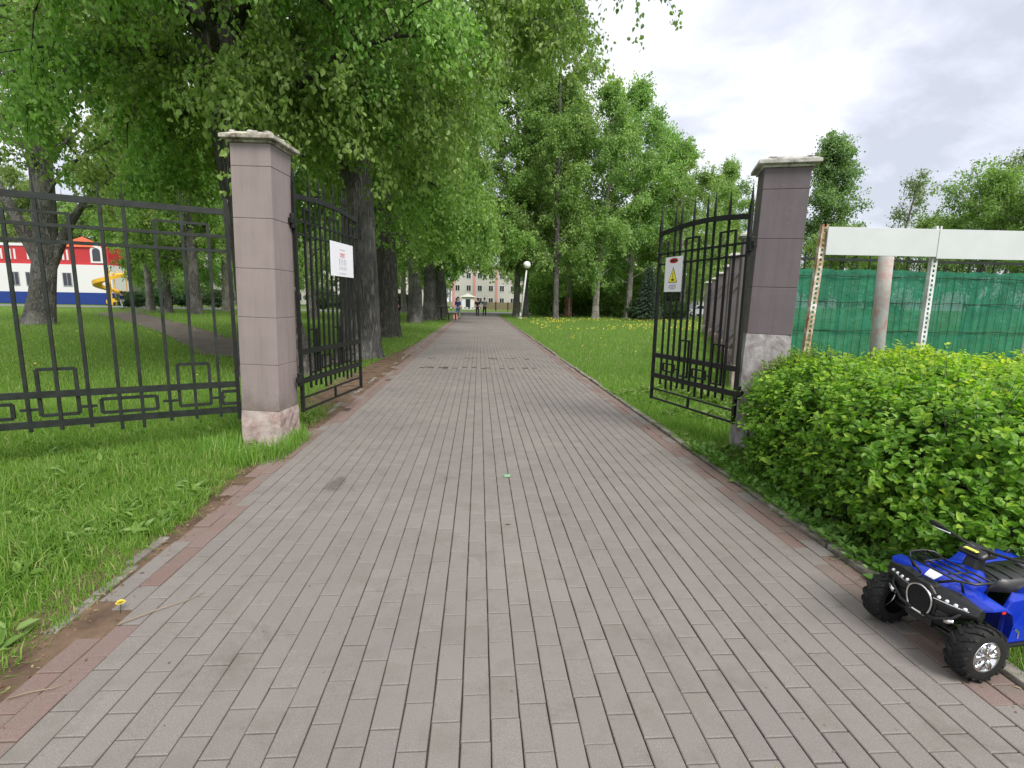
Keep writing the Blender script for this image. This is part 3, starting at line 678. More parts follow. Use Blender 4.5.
# far belt
G_F = 'far trees beyond the road'
k = 0
for px in range(-60, 520, 34):
    Y = 98+random.uniform(-6, 16)
    if 436 < px < 512: Y += 55
    put([C2, D2][k % 2], xat(px, Y), Y, random.uniform(0, 6), random.uniform(.9, 1.15)*(.75 if 436 < px < 512 else 1), 'one of the distant trees beyond the road on the left side', G_F); k += 1
for px in range(536, 730, 30):
    Y = 96+random.uniform(-6, 12); put(D2, xat(px, Y), Y, random.uniform(0, 6), random.uniform(.8, .95), 'one of the distant trees beyond the road behind the grove', 'distant trees behind the grove')

# spruces
def spruce(H, rad, n):
    t = empty('spruce_tree', (0, 0, 0)); MB().tube([(0, 0, -.1), (0, 0, H*.98)], [.16, .02], 8).build('trunk', M['bark_dark'], t, True)
    nb = 230; f = np.linspace(.04, .97, nb); az = np.arange(nb)*2.399; L = rad*(1-f)**.85*rng.uniform(.75, 1.15, nb)+.1
    D = np.stack([np.cos(az), np.sin(az), np.full(nb, .05)], 1); B = branches(np.c_[np.zeros((nb, 2)), f*H], D, L, None, 5, .06, .04)
    per = n//nb; i = np.repeat(np.arange(nb), per); tt = rng.random(len(i))**.7; P, d = along(B, i, tt); m = len(P)
    P += rng.normal(0, .09, (m, 3))*np.array([1, 1, .5]); D = norm(d*.9+rng.normal(0, .45, (m, 3))+[0, 0, -.15]); Ln = rng.uniform(.12, .3, m)
    link('crown', leaves_mesh('crown', P, D, rng.normal(0, 1, (m, 3)), Ln, Ln*.16, np.clip(rng.normal(.5, .22, m), 0, 1), 'kite'), M['needle'], t); return t
sp = spruce(9, 2.6, 26000)
G_S = 'spruces at the right end of the grove'
put(sp, xat(648, 46), 46, 0, .55, 'bluish spruce standing just left of the right gate leaf', G_S, True)
put(sp, xat(612, 60), 60, 1, .7, 'dark spruce behind the parked white car', G_S)
put(sp, xat(572, 63), 63, 2, .65, 'dark spruce directly behind the wooden statue', G_S)
put(sp, xat(672, 55), 55, 3, .75, 'small spruce seen through the right gate leaf', G_S)

# shrubs
def shrub_mesh(name, rx, ry, h, n, L, leaf, label, loc, group=None, seed=1):
    t = empty(name, (loc[0], loc[1], 0), 0, label, 'shrub', group)
    m = MB()
    for k in range(9):
        a = k*.7+seed; m.tube([(0.05*math.cos(a), .05*math.sin(a), -.05), (rx*.3*math.cos(a), ry*.3*math.sin(a), h*.45), (rx*.6*math.cos(a), ry*.6*math.sin(a), h*.8)], [.03, .02, .008], 5)
    m.build('stems', M['bark_dark'], t)
    u = norm(rng.normal(0, 1, (n, 3))); rr = rng.random(n)**.28
    lump = 1+.13*np.sin(u[:, 0]*6+seed)*np.cos(u[:, 1]*5+seed*2)+.1*np.sin(u[:, 2]*9+seed)
    P = u*(rr*lump)[:, None]*[rx, ry, h*.5]+[0, 0, h*.52]; D = norm(u*.6+rng.normal(0, .5, (n, 3)))
    Ls = L*rng.uniform(.6, 1.3, n); link('foliage', leaves_mesh(name, P, D, norm(u+rng.normal(0, .5, (n, 3))), Ls, Ls*.35, np.clip(rng.normal(.5, .22, n), 0, 1), 'kite'), M[leaf], t); return t
def pshrub(src, x, y, s, rz, label, group):
    o = copy_tree(src); o.location = (x, y, 0); o.scale = (s, s, s); o.rotation_euler = (0, 0, rz); o['label'] = label; o['group'] = group; return o
G_H = 'dark shrubs along the far side of the dandelion lawn'
s1 = shrub_mesh('dark_shrub', 1.6, 1.3, 1.7, 7000, .14, 'leaf_dark', 'round dark shrub at the edge of the right gate leaf', (xat(643, 47), 47), G_H)
for px, Y, s, lb in ((590, 61, 1.5, 'wide dark shrub right of the wooden statue'), (553, 62, 1.4, 'dark shrub left of the wooden statue'), (629, 60, 1.2, 'dark shrub right of the parked white car'),
                     (672, 50, 1.0, 'dark round shrub seen through the bars of the right gate leaf'), (537, 64, 1.1, 'dark shrub beside the red kiosk')):
    pshrub(s1, xat(px, Y), Y, s, px, lb, G_H)
s2 = shrub_mesh('green_shrub', 2.4, 2.0, 3.6, 9000, .2, 'leaf_mid', 'bright green shrub below the grove, left of the right gate', (xat(624, 57), 57), 'bright shrubs under the grove', 2)
pshrub(s2, xat(590, 66), 66, 1.2, 1, 'bright green shrub behind the wooden statue and dark shrubs', 'bright shrubs under the grove')
for px, Y, s, lb in ((548, 59, 1.35, 'bright green shrub right of the lamp, left of the statue'), (607, 58, 1.3, 'bright green shrub in front of the white car'), (583, 60, 1.1, 'low bright green shrub right of the wooden statue'), (640, 60, 1.5, 'bright green shrub left of the bluish spruce')):
    pshrub(s2, xat(px, Y), Y, s, px, lb, 'bright shrubs under the grove')
pshrub(s2, xat(668, 64), 64, 1.3, 2, 'yellow green shrub at the right end of the grove behind the gate', 'bright shrubs under the grove')
G_B = 'shrubs in the left park behind the road'
for px, Y, s, lb in ((133, 66, 1.1, 'dark shrub at the foot of the yellow slide'), (160, 72, 1.5, 'dark shrub right of the red building'), (190, 76, 1.7, 'dark shrub behind the pale trunk'), (218, 74, 1.4, 'dark shrub left of the left pillar at the far road'),
                     (322, 76, 1.7, 'shrub seen low through the left gate leaf'), (345, 72, 1.2, 'smaller shrub seen low at the free end of the left gate leaf'), (402, 70, 1.3, 'dark shrub between the poplar trunks left of the avenue')):
    pshrub(s1, xat(px, Y), Y, s, px, lb, G_B)

# ------------------------------------------------------------------ hedge
def hedge(name, lobes, n, leafL, label, seed, zmin=.12, mat='leaf_hedge', ylow=0, loc=(0, 0), cat='hedge', wr=.42, zs=.90):
    t = empty(name, (loc[0], loc[1], 0), 0, label, cat)
    C = np.array([l[:3] for l in lobes]); Rr = np.array([l[3:6] for l in lobes]); wgt = Rr.prod(1)**.67; wgt /= wgt.sum()
    ns = n//13; k = rng.choice(len(lobes), ns, p=wgt); u = norm(rng.normal(0, 1, (ns, 3))+[0, 0, .25])
    lump = 1+.08*np.sin(u[:, 0]*7+k*2)*np.cos(u[:, 2]*6+k)+rng.normal(0, .065, ns)+.06*np.sin(u[:, 1]*11+k); dep = np.where(rng.random(ns) < .62, 1, rng.uniform(.45, 1, ns))
    tip = C[k]+u*Rr[k]*(lump*dep)[:, None]
    inside = np.zeros(ns, bool)
    for j in range(len(lobes)): inside |= ((((tip-C[j])/Rr[j])**2).sum(1) < .55) & (j != k)
    ok = (tip[:, 2] > zmin) & ~inside; tip = tip[ok]; u = u[ok]; k = k[ok]; ns = len(tip)
    d = norm(u+[0, 0, .55]+rng.normal(0, .28, (ns, 3))); Ls = rng.uniform(.12, .3, ns); st = tip-d*Ls[:, None]
    # stems: shoots and main wood
    B = np.stack([st-d*.12, st, tip], 1); v, q = tubes_np(B, np.full(ns, .003), np.full(ns, .0012), 3)
    wood = [v]; wf = [q]; off = len(v)
    nm = 60; kk = rng.choice(len(lobes), nm, p=wgt); uu = norm(rng.normal(0, 1, (nm, 3))+[0, 0, .8]); e = C[kk]+uu*Rr[kk]*.8; s = np.c_[C[kk, :2]+rng.normal(0, .16, (nm, 2)), np.full(nm, -.05)]; s[:, 0] = np.maximum(s[:, 0], 2.55)
    mid = (s+e)/2+rng.normal(0, .06, (nm, 3)); v, q = tubes_np(np.stack([s, mid, e], 1), np.full(nm, .014), np.full(nm, .005), 5); wood.append(v); wf.append(q+off)
    wood = np.concatenate(wood); wf = np.concatenate(wf)
    link('stems', np_mesh('stems', wood, wf.ravel(), np.full(len(wf), 4)), M['bark_dark'], t).location = (-loc[0], -loc[1], 0)
    i = np.repeat(np.arange(ns), 13); tt = rng.random(len(i)); P = st[i]+(tip[i]-st[i])*tt[:, None]; m = len(P); a = rng.uniform(0, 6.28, m)
    _a = norm(np.cross(d[i], rng.normal(0, 1, (m, 3)))); D = norm(_a*.9+d[i]*(.35+.4*tt[:, None])+[0, 0, -.12]); P += D*.012
    N = norm(d[i]*1.0+[0, 0, .5]+rng.normal(0, .38, (m, 3))); L = leafL*rng.uniform(.55, 1.25, m)*(1.1-.45*tt)
    ztop = (C[:, 2]+Rr[:, 2]).max(); hz = np.clip((P[:, 2]/ztop-.55)/.45, 0, 1); yel = np.clip((P[:, 0]-2.9)/1.2, 0, 1)
    tint = np.clip(rng.normal(.42, .13, m)+rng.normal(0, .08, ns)[i]+tt*.14*(tip[i][:, 2] > .4)+hz*.24*yel+hz*tt*.12, 0, 1)
    keep = P[:, 2] > .02; P, D, N, L, tint = P[keep], D[keep], N[keep], L[keep], tint[keep]
    link('foliage', leaves_mesh('foliage', P, D, N, L, L*wr, tint), M[mat], t).location = (-loc[0], -loc[1], 0)
    t.scale = (1, 1, zs); return t
hedge('hedge', [(2.9, 3.0, .60, .68, .8, .55), (2.88, 3.9, .62, .66, .7, .52), (2.62, 2.9, .30, .42, .75, .32), (2.62, 3.75, .28, .42, .6, .3), (2.75, 2.35, .30, .45, .35, .32), (3.75, 3.9, .68, .9, .9, .52), (4.0, 3.0, .66, .9, .9, .52), (5.0, 4.0, .68, .9, .9, .54), (5.2, 3.1, .66, .9, .9, .5), (4.4, 4.8, .68, .9, .5, .5), (2.95, 2.75, .35, .5, .5, .42), (3.3, 2.5, .5, .6, .5, .5)],
      205000, .054, 'large leafy green hedge with yellow new growth beside the path, behind the toy quad', 1, zmin=.07, loc=(3.8, 3.6))
hedge('fine_leaved_shrub', [(2.85, 4.45, .70, .36, .3, .46), (3.2, 4.6, .80, .45, .32, .40), (2.75, 4.15, .45, .35, .35, .36)], 26000, .034, 'fine leaved shrub growing against the foot of the right gate pillar', 2, loc=(2.8, 4.6), cat='shrub', wr=.33)

# ------------------------------------------------------------------ pillars
def pillar(name, x, y, w, d, H, rz, clad, capm, plinth, ph, label, tiles=6, tilt=0, dent=None, capdrop=True, group=None, wtop=1.0):
    t = empty(name, (x, y, 0), rz, label, 'pillar', group); t.rotation_euler = (0, tilt, rz)
    MB().box((0, 0, (H-.05)/2), (w-.012, d-.012, H-.05)).build('core', clad, t)
    m = MB(); z0 = ph; th = .452
    for k in range(int((H-ph)/th)+1):
        zz0 = z0+k*th+.0018; zz1 = min(z0+(k+1)*th-.0018, H-.002)
        if zz1-zz0 < .02: continue
        m.box((0, 0, (zz0+zz1)/2), (w, d, zz1-zz0))
    m.build('cladding', clad, t, bevel=.004)
    rough = MB(); 
    n = 9; secs = []
    for k in range(7):
        z = -.1+(ph+.1)*k/6; s = 1.03 if k < 6 else .995; sec = []
        for (sx, sy) in ((-1, -1), (1, -1), (1, 1), (-1, 1)):
            for q in range(5):
                nx_, ny_ = {(-1, -1): (1, 0), (1, -1): (0, 1), (1, 1): (-1, 0), (-1, 1): (0, -1)}[(sx, sy)]
                f = q/5; px = (sx+nx_*2*f)*w/2*s; py = (sy+ny_*2*f)*d/2*s; sec.append((px+random.gauss(0, .004), py+random.gauss(0, .004), z))
        secs.append(sec)
    rough.loft(secs).build('plinth', plinth, t)
    cw, cd = w+.13, d+.13
    c = MB(); c.box((0, 0, H+.012), (w+.04, d+.04, .024)); c.box((0, 0, H+.041), (cw, cd, .034))
    c.add([(-cw/2, -cd/2, H+.058), (cw/2, -cd/2, H+.058), (cw/2, cd/2, H+.058), (-cw/2, cd/2, H+.058), (-cw*.33, -cd*.33, H+.10), (cw*.33, -cd*.33, H+.10), (cw*.33, cd*.33, H+.10), (-cw*.33, cd*.33, H+.10)],
          [(4, 5, 6, 7), (0, 1, 5, 4), (1, 2, 6, 5), (2, 3, 7, 6), (3, 0, 4, 7), (3, 2, 1, 0)])
    cp = c.build('cap', capm, t, bevel=.006)
    r = MB()
    for k in range(46):
        a, b = random.uniform(-.42, .42)*cw, random.uniform(-.42, .42)*cd; s = random.uniform(.012, .045)
        hz = H+.10-max(0, max(abs(a)/cw, abs(b)/cd)-.33)*.45
        r.box((a, b, hz+s*.1), (s*1.6, s*1.3, s*.55), rz=random.uniform(0, 3), taper=random.uniform(.4, .8))
    r.build('mortar_crumbs', M['crumb'], cp)
    return t
PLx, PLy = -2.05, 5.12
a_ = gnd(243, 446); b_ = gnd(282, 441); print('pillar L', a_, b_, 'top', at(245, 147, a_[1]), at(280, 147, a_[1]))
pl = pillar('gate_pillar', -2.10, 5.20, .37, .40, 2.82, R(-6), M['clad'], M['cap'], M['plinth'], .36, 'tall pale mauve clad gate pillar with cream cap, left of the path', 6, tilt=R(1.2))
pr = pillar('gate_pillar', 2.87, 5.0, .40, .36, 2.73, R(-20), M['clad_shaded'], M['cap_grey'], M['plaster_grey'], 1.18, 'tall mauve clad gate pillar in painted shade with crumbling cap, beside the hedge', 4, tilt=R(1))

# row of wall pillars behind the right gate
q = [(745, 222, 9.0), (732, 245.6, 12.5), (725.5, 260, 16), (718.5, 267.5, 19.5), (713, 275, 23.5), (706, 281, 27.5)]
WP = []
G_W = 'row of wall pillars running back from the right gate pillar'
ordn = ['nearest', 'second', 'third', 'fourth', 'fifth', 'farthest']
for i, (px, py, Y) in enumerate(q):
    p = at(px, py, Y); x = p[0]+.22; WP.append((x, Y, p[2]))
    H = 2.62
    t = pillar('wall_pillar', x, Y, .42, .42, H, R(-22), M['clad_shaded'], M['cap_grey'], M['plinth'], .4, f'{ordn[i]} mauve wall pillar in the row seen through the right gate', 5, group=G_W)
print('WP', WP)
for i in range(len(WP)-1):
    (x0, y0, _), (x1, y1, _) = WP[i], WP[i+1]; d = np.array([x1-x0, y1-y0]); L = np.hypot(*d); d /= L
    m = MB(); a = np.array([x0, y0])+d*.22; b = np.array([x1, y1])-d*.22
    m.prism([(a[0], a[1], -.05), (b[0], b[1], -.05), (b[0], b[1], .55), (a[0], a[1], .55)], (.14, -.06, 0))
    t = empty('wall_panel', (a[0], a[1], 0), 0, f'low wall with iron railing behind the {ordn[i]} wall pillar of the row', 'wall', 'low walls with railings between the wall pillars')
    o = m.build('wall', M['clad_shaded'], t); o.location = (-a[0], -a[1], 0)
    r = MB()
    for z in (.75, 1.9, 2.2): r.bar((*a, z), (*b, z), .03, .03)
    o = r.build('rail', M['iron'], t); o.location = (-a[0], -a[1], 0)
    r = MB(); nb = int(L/.24)
    for k in range(1, nb): pnt = a+(b-a)*k/nb; r.bar((*pnt, .56), (*pnt, 2.3), .018)
    o = r.build('bars', M['iron'], t); o.location = (-a[0], -a[1], 0)

# ------------------------------------------------------------------ gates and fence
def gate_leaf(name, hinge, free, Z, label, sgn):
    """Z: dict of heights at hinge; leaf plane from hinge to free"""
    h = np.array(hinge, float); f = np.array(free, float); d = f-h; L = np.hypot(*d); d /= L; rz = math.atan2(d[1], d[0])
    t = empty(name, (h[0], h[1], 0), rz, label, 'gate', 'open gate leaves')
    iron = M['iron']
    arc = lambda u: Z['top']+.05*math.sin(math.pi*u/L)
    def rail(z, w, hh, nm='rail', u0=0, u1=L, curve=False, name='rail'):
        m = MB()
        if curve:
            n = 12; prev = None
            for k in range(n):
                ua, ub = u0+(u1-u0)*k/n, u0+(u1-u0)*(k+1)/n; m.bar((ua, 0, arc(ua)), (ub, 0, arc(ub)), w, hh)
        else: m.bar((u0, 0, z), (u1, 0, z), w, hh)
        return m.build(name, iron, t)
    rail(0, .03, .05, curve=True, name='top_rail')
    for z in (Z['r2'], Z['r3']): rail(z, .02, .022)
    for z in (Z['A'], Z['B']): rail(z, .03, .055)
    rail(Z['thin'], .018, .018); rail(Z['bot'], .02, .022, name='bottom_rail')
    MB().bar((L*.5, 0, Z['bot']+.012), (L*.5, 0, Z['thin']-.01), .022).build('stub', iron, t)
    fr = [0, .09, .205, .28, .355, .425, .505, .575, .65, .725, .795, .875, .94, 1]
    kinds = 'F scs ps scs ps sF'.replace(' ', '')
    fr = [0, .125, .2, .275, .35, .43, .505, .58, .655, .73, .805, .885, 1]; kinds = 'FscsppscsppsF'
    fr = fr[:len(kinds)]
    for u_, kd in zip(fr, kinds):
        u = u_*L; w = .02
        if kd == 'F':
            m = MB().bar((u, 0, Z['bot']-.015), (u, 0, arc(u)+.1), .032, .032); m.tube([(u, 0, arc(u)+.1), (u, 0, arc(u)+.13), (u, 0, arc(u)+.30)], [.014, .018, .002], 6); m.build('frame_post', iron, t)
        elif kd in 'cp':
            lo = Z['B']-(.14 if kd == 'p' else .09)
            m = MB().bar((u, 0.0, lo), (u, 0.0, arc(u)+.08), w, w); m.tube([(u, 0, arc(u)+.08), (u, 0, arc(u)+.11), (u, 0, arc(u)+.27)], [.01, .015, .002], 6); m.build('spiked_bar', iron, t)
        else:
            MB().bar((u, 0, Z['B']-.10), (u, 0, Z['r2']+.14), w, w).build('bar', iron, t)
    # slanted tops joining the short bars either side of a centre bar, and square frames below
    idx = [i for i, k in enumerate(kinds) if k == 'c']
    for i in idx:
        a, b, c = fr[i-1]*L, fr[i+1]*L, fr[i]*L
        MB().bar((a, 0, Z['r2']+.135), (b, 0, Z['r2']+.135+.0), .018).build('short_rail', iron, t)
        m = MB(); w2 = (b-a)*.36; z0, z1 = Z['B']+.06, Z['A']+.22; y = .014
        m.bar((c-w2, y, z0), (c-w2, y, z1), .018); m.bar((c+w2, y, z0), (c+w2, y, z1), .018); m.bar((c-w2-.009, y, z1), (c+w2+.009, y, z1), .018); m.bar((c-w2-.009, y, z0), (c+w2+.009, y, z0), .018); m.build('square_ornament', iron, t)
    pi = [i for i, k in enumerate(kinds) if k == 'p']
    for i in pi[::2]:
        a, b = fr[i]*L-.05, fr[i+1]*L+.05; z0, z1 = Z['B']+.08, Z['A']-.08; m = MB(); y = .014
        for (p0, p1) in (((a, z0), (a, z1)), ((b, z0), (b, z1)), ((a, z0), (b, z0)), ((a, z1), (b, z1))): m.bar((p0[0], y, p0[1]), (p1[0], y, p1[1]), .018)
        m.bar((a-.06, y, (z0+z1)/2), (a, y, (z0+z1)/2), .016); m.bar((b, y, (z0+z1)/2), (b+.06, y, (z0+z1)/2), .016)
        m.build('rectangle_ornament', iron, t)
    # hinges
    for z in (Z['r2']-.02, Z['B']+.02):
        MB().lathe([(.022, -.07), (.026, -.065), (.026, .065), (.022, .07)], (-.035, 0, z), n=12).box((-.06, 0, z), (.06, .04, .05)).build('hinge', iron, t, bevel=.002)
    return t, L
ZL = dict(top=2.44, r2=2.22, r3=2.09, A=.90, B=.60, thin=.42, bot=.29)
ZR = dict(top=2.29, r2=2.05, r3=1.93, A=.83, B=.58, thin=.41, bot=.29)
hL = (-1.83, 5.36); fL = at(361, 383, 6.9)[:2]
hR = (2.56, 4.86); fR = at(651.5, 393, 6.25)[:2]
gl, LL = gate_leaf('gate_leaf', hL, fL, ZL, 'black iron gate leaf carrying the white notice, swung open from the left pillar', 1)
gr, LR = gate_leaf('gate_leaf', hR, fR, ZR, 'black iron gate leaf carrying the yellow triangle sign, swung open from the right pillar', -1)
print('LL LR', LL, LR, fL, fR)

def fence_panel(p0, p1, Z, label, tilt=0):
    a = np.array(p0, float); d = np.array(p1, float)-a; L = np.hypot(*d); d /= L
    t = empty('iron_fence', (a[0], a[1], 0), math.atan2(d[1], d[0]), label, 'fence'); iron = M['iron_green']
    for z, w in ((Z['top'], .052), (Z['r2'], .027), (Z['r3'], .027), (Z['A'], .056), (Z['B'], .056)):
        MB().bar((.0, 0, z), (L, 0, z), .03, w).build('rail', iron, t)
    MB().bar((0.005, 0, Z['B']-.1), (0.005, 0, Z['top']+.12), .035).build('end_post', M['iron'], t)
    u = .0; S = .98; c = .36
    while c < L+.3:
        for du, kd in ((-.2, 's'), (0, 'c'), (.2, 's'), (.41, 'p'), (.57, 'p')):
            x = c+du
            if x > L-.02 or x < .03: continue
            if kd == 's': MB().bar((x, 0, Z['B']-.06), (x, 0, Z['s']), .025).build('bar', iron, t)
            else:
                MB().bar((x, 0, Z['B']-(.06 if kd == 'c' else .1)), (x, 0, Z['top']), .025).tube([(x, 0, Z['top']), (x, 0, Z['top']+.06), (x, 0, Z['top']+.17)], [.008, .008, .0015], 6).build('spiked_bar', iron, t)
        if c+.25 < L: MB().bar((c-.21, 0, Z['s']), (c+.21, 0, Z['s']), .02).build('short_rail', iron, t)
        m = MB(); w2 = .125; y = -.014; z0, z1 = Z['B']+.07, Z['A']+.21
        if c+w2 < L:
            for (p0_, p1_) in (((c-w2, z0), (c-w2, z1)), ((c+w2, z0), (c+w2, z1)), ((c-w2, z0), (c+w2, z0)), ((c-w2, z1), (c+w2, z1))): m.bar((p0_[0], y, p0_[1]), (p1_[0], y, p1_[1]), .026)
            zc = (Z['A']+Z['B'])/2; m.bar((c-w2-.12, y, zc), (c-w2, y, zc), .022); m.bar((c+w2, y, zc), (c+w2+.13, y, zc), .022); m.build('square_ornament', iron, t)
        m = MB(); a0, a1 = c+.30, c+.70; z0, z1 = Z['B']+.06, Z['A']-.07
        if a1 < L:
            for (p0_, p1_) in (((a0, z0), (a0, z1)), ((a1, z0), (a1, z1)), ((a0, z0), (a1, z0)), ((a0, z1), (a1, z1))): m.bar((p0_[0], y, p0_[1]), (p1_[0], y, p1_[1]), .026)
            m.build('rectangle_ornament', iron, t)
        c += S
    m = MB(); a0, a1 = .02, .14; z0, z1 = Z['B']+.06, Z['A']-.07; y = -.014
    for (p0_, p1_) in (((a1, z0), (a1, z1)), ((a0, z0), (a1, z0)), ((a0, z1), (a1, z1))): m.bar((p0_[0], y, p0_[1]), (p1_[0], y, p1_[1]), .026)
    m.build('rectangle_ornament', iron, t)
    return t
fence_panel((-2.33, 5.05), (-2.33-1.9*1.9, 5.05-1.0*1.9+.15), dict(top=2.22, r2=2.00, r3=1.87, A=.62, B=.37, s=2.10), 'dark iron railing fence with square ornaments, left of the pale pillar')

# ------------------------------------------------------------------ signs
def sign(parent_rot, pos, w, h, name, label, build):
    t = empty(name, pos, parent_rot, label, 'sign'); MB().box((0, 0, 0), (w, .006, h)).build('board', M['sign_white'], t, bevel=.0008); build(t); return t
def rect(x0, x1, z0, z1, y=-.0045, th=.0016): return MB().box(((x0+x1)/2, y, (z0+z1)/2), (x1-x0, th, z1-z0))
def notice(t):
    # header and fine print are illegible in the photograph: rows of small marks
    m = MB(); random.seed(3)
    def words(z, x0, x1, h, mm):
        x = x0
        while x < x1:
            l = random.uniform(.006, .013); l = min(l, x1-x)
            for q in range(int(l/.0045)+1): mm.box((x+q*.0045+.0015, -.0045, z), (.0028, .0012, h*random.uniform(.7, 1.1)))
            x += int(l/.0045)*.0045+.012
    words(.115, -.075, .08, .011, m); words(-.155, -.11, .11, .006, m); words(-.168, -.08, .08, .005, m); m.build('header_text', M['grey'], t)
    r = MB(); r.box((0, -.0045, .072), (.125, .0014, .008)); r.box((0, -.0045, .037), (.125, .0014, .008)); r.build('banner', M['print_red'], t)
    w = MB(); words(.055, -.055, .055, .014, w); w.build('banner_text', M['print_red'], t)
    g = MB()
    for k in range(5):
        x = -.09+k*.045; g.lathe([(.0005, -.0055), (.007, -.0052), (.007, -.0042), (.0005, -.004)], (x, 0, .005), 'y', 10); g.box((x, -.0045, -.018), (.014, .0012, .03), taper=.7); g.box((x, -.0045, -.05), (.009, .0012, .028))
        for q in range(3): g.box((x, -.0045, -.085-q*.014), (.026, .0012, .004))
    g.build('pictograms', M['grey'], t); random.seed(11)
def warn(t):
    m = MB(); n = 28; pts = [(.085*math.cos(a)*.95, -.0032, .155+.03*math.sin(a)) for a in [2*math.pi*k/n for k in range(n)]]; m.prism(pts, (0, -.0014, 0)); m.build('red_oval', M['sign_red'], t)
    m = MB(); pts = [(.068*math.cos(a), -.0047, .155+.013*math.sin(a)) for a in [2*math.pi*k/n for k in range(n)]]; m.prism(pts, (0, -.001, 0)); m.build('oval_text_band', M['black'], t)
    MB().prism([(-.085, -.0032, -.095), (.085, -.0032, -.095), (0, -.0032, .085)], (0, -.001, 0)).build('triangle_border', M['black'], t)
    MB().prism([(-.073, -.0043, -.088), (.073, -.0043, -.088), (0, -.0043, .066)], (0, -.001, 0)).build('yellow_triangle', M['sign_yellow'], t)
    MB().box((0, -.006, -.063), (.05, .001, .022)).box((0, -.006, -.015), (.008, .001, .06)).build('triangle_mark', M['black'], t)
    m = MB()
    for z, w in ((-.125, .13), (-.145, .15), (-.165, .10)):
        x = -w/2
        while x < w/2: m.box((x, -.0042, z), (.0035, .0012, .009)); x += .0058
    m.build('text_lines', M['grey'], t)
def on_leaf(h, f, u, off, z):
    h = np.array(h); f = np.array(f); d = (f-h)/np.hypot(*(f-h)); n = np.array([-d[1], d[0]]); p = h+d*u+n*off; return (p[0], p[1], z), math.atan2(d[1], d[0])
def solve_u(h, f, px):
    best = min(np.linspace(0, 1, 400), key=lambda t: abs(projx(np.r_[np.array(h)+(np.array(f)-np.array(h))*t, 1.8])-px)); return best*np.hypot(*(np.array(f)-np.array(h)))
def projx(p): d = p-CP; return 512+F*(d@rt)/(d@fw)
ul0, ul1 = solve_u(hL, fL, 328.5), solve_u(hL, fL, 351)
p, a = on_leaf(hL, fL, (ul0+ul1)/2, -.028, 1.91); print('notice', ul0, ul1)
sign(a, p, max(.28, ul1-ul0), .39, 'notice_sign', 'white printed notice with a small red banner wired to the left gate leaf', notice)
ur0, ur1 = solve_u(hR, fR, 684), solve_u(hR, fR, 667)
p, a = on_leaf(hR, fR, (ur0+ur1)/2, .028, 1.80); print('warn', ur0, ur1)
sign(a+math.pi, p, max(.24, abs(ur1-ur0)), .40, 'warning_sign', 'white warning sign with red oval and yellow triangle on the right gate leaf', warn)

# ------------------------------------------------------------------ green net fence, board, posts behind the hedge
def netmat():
    t = NT('green_netting'); co = t.coord('Object')
    w1 = t.n('ShaderNodeTexNoise'); w1.inputs['Scale'].default_value = 3; w1.inputs['Detail'].default_value = 6; t.l(co, w1.inputs['Vector'])
    c = t.ramp(w1.outputs['Fac'], [(.3, (.014, .165, .09)), (.7, (.03, .27, .155))])
    p = t.n('ShaderNodeBsdfPrincipled'); t.l(c, p.inputs['Base Color']); p.inputs['Roughness'].default_value = .7
    t.l(t.bump(t.noise(2.2, 5, .6, co), .8, .08), p.inputs['Normal'])
    tl = t.n('ShaderNodeBsdfTranslucent'); t.l(c, tl.inputs[0]); mx = t.n('ShaderNodeMixShader'); mx.inputs[0].default_value = .4; t.l(p.outputs[0], mx.inputs[1]); t.l(tl.outputs[0], mx.inputs[2])
    # open weave
    v = t.n('ShaderNodeTexVoronoi'); v.inputs['Scale'].default_value = 60; t.l(co, v.inputs['Vector'])
    al = t.ramp(v.outputs['Distance'], [(.08, (.55, .55, .55)), (.2, (1, 1, 1))])
    tr = t.n('ShaderNodeBsdfTransparent'); m2 = t.n('ShaderNodeMixShader'); t.l(t.math('MULTIPLY', al, .86), m2.inputs[0]); t.l(tr.outputs[0], m2.inputs[1]); t.l(mx.outputs[0], m2.inputs[2])
    t.l(m2.outputs[0], t.out.inputs[0]); return t.m
M['net'] = netmat()
nY = 8.7
x0 = WP[0][0]+.3 if False else 4.95; x1 = 14.0
t = empty('netted_fence', (x0, nY, 0), R(1.5), 'iron railing fence lined with green netting behind the white board', 'fence')
Lf = x1-x0
for z, w in ((2.28, .045), (2.05, .022), (1.95, .022), (.62, .045), (.37, .045)): MB().bar((0, 0, z), (Lf, 0, z), .03, w).build('rail', M['iron_green'], t)
m = MB(); u = .2; k = 0
while u < Lf: 
    MB().bar((u, 0, .3), (u, 0, 2.4 if k % 5 in (0, 2) else 2.2), .018).build('bar', M['iron_green'], t); u += .24; k += 1
# hanging net in gentle folds, with thickness of its own
nx = 150; nz = 14; V = []
for j in range(nz+1):
    for i in range(nx+1):
        X = Lf*i/nx; z = .05+(2.06+.01*math.sin(i*.5)+.006*math.sin(i*1.7))*j/nz; V.append((X, -.05-.008*math.sin(i*.75+math.sin(i*.13)*3)-.010*math.sin(i*.23+j*.5), z))
m = MB(); m.add(V, [(j*(nx+1)+i, j*(nx+1)+i+1, (j+1)*(nx+1)+i+1, (j+1)*(nx+1)+i) for j in range(nz) for i in range(nx)]); m.build('netting', M['net'], t, True)
m = MB()
for z in (.55, 1.05, 1.55, 2.0): m.tube([(Lf*i/40, -.078-.01*math.sin(i), z+.01*math.sin(i*1.7)) for i in range(41)], .006, 5)
for i in range(0, 60): m.tube([(Lf*i/60, -.078, .1), (Lf*i/60+.01, -.078, 2.05)], .0035, 4)
m.build('tie_wires', M['iron_green'], t)

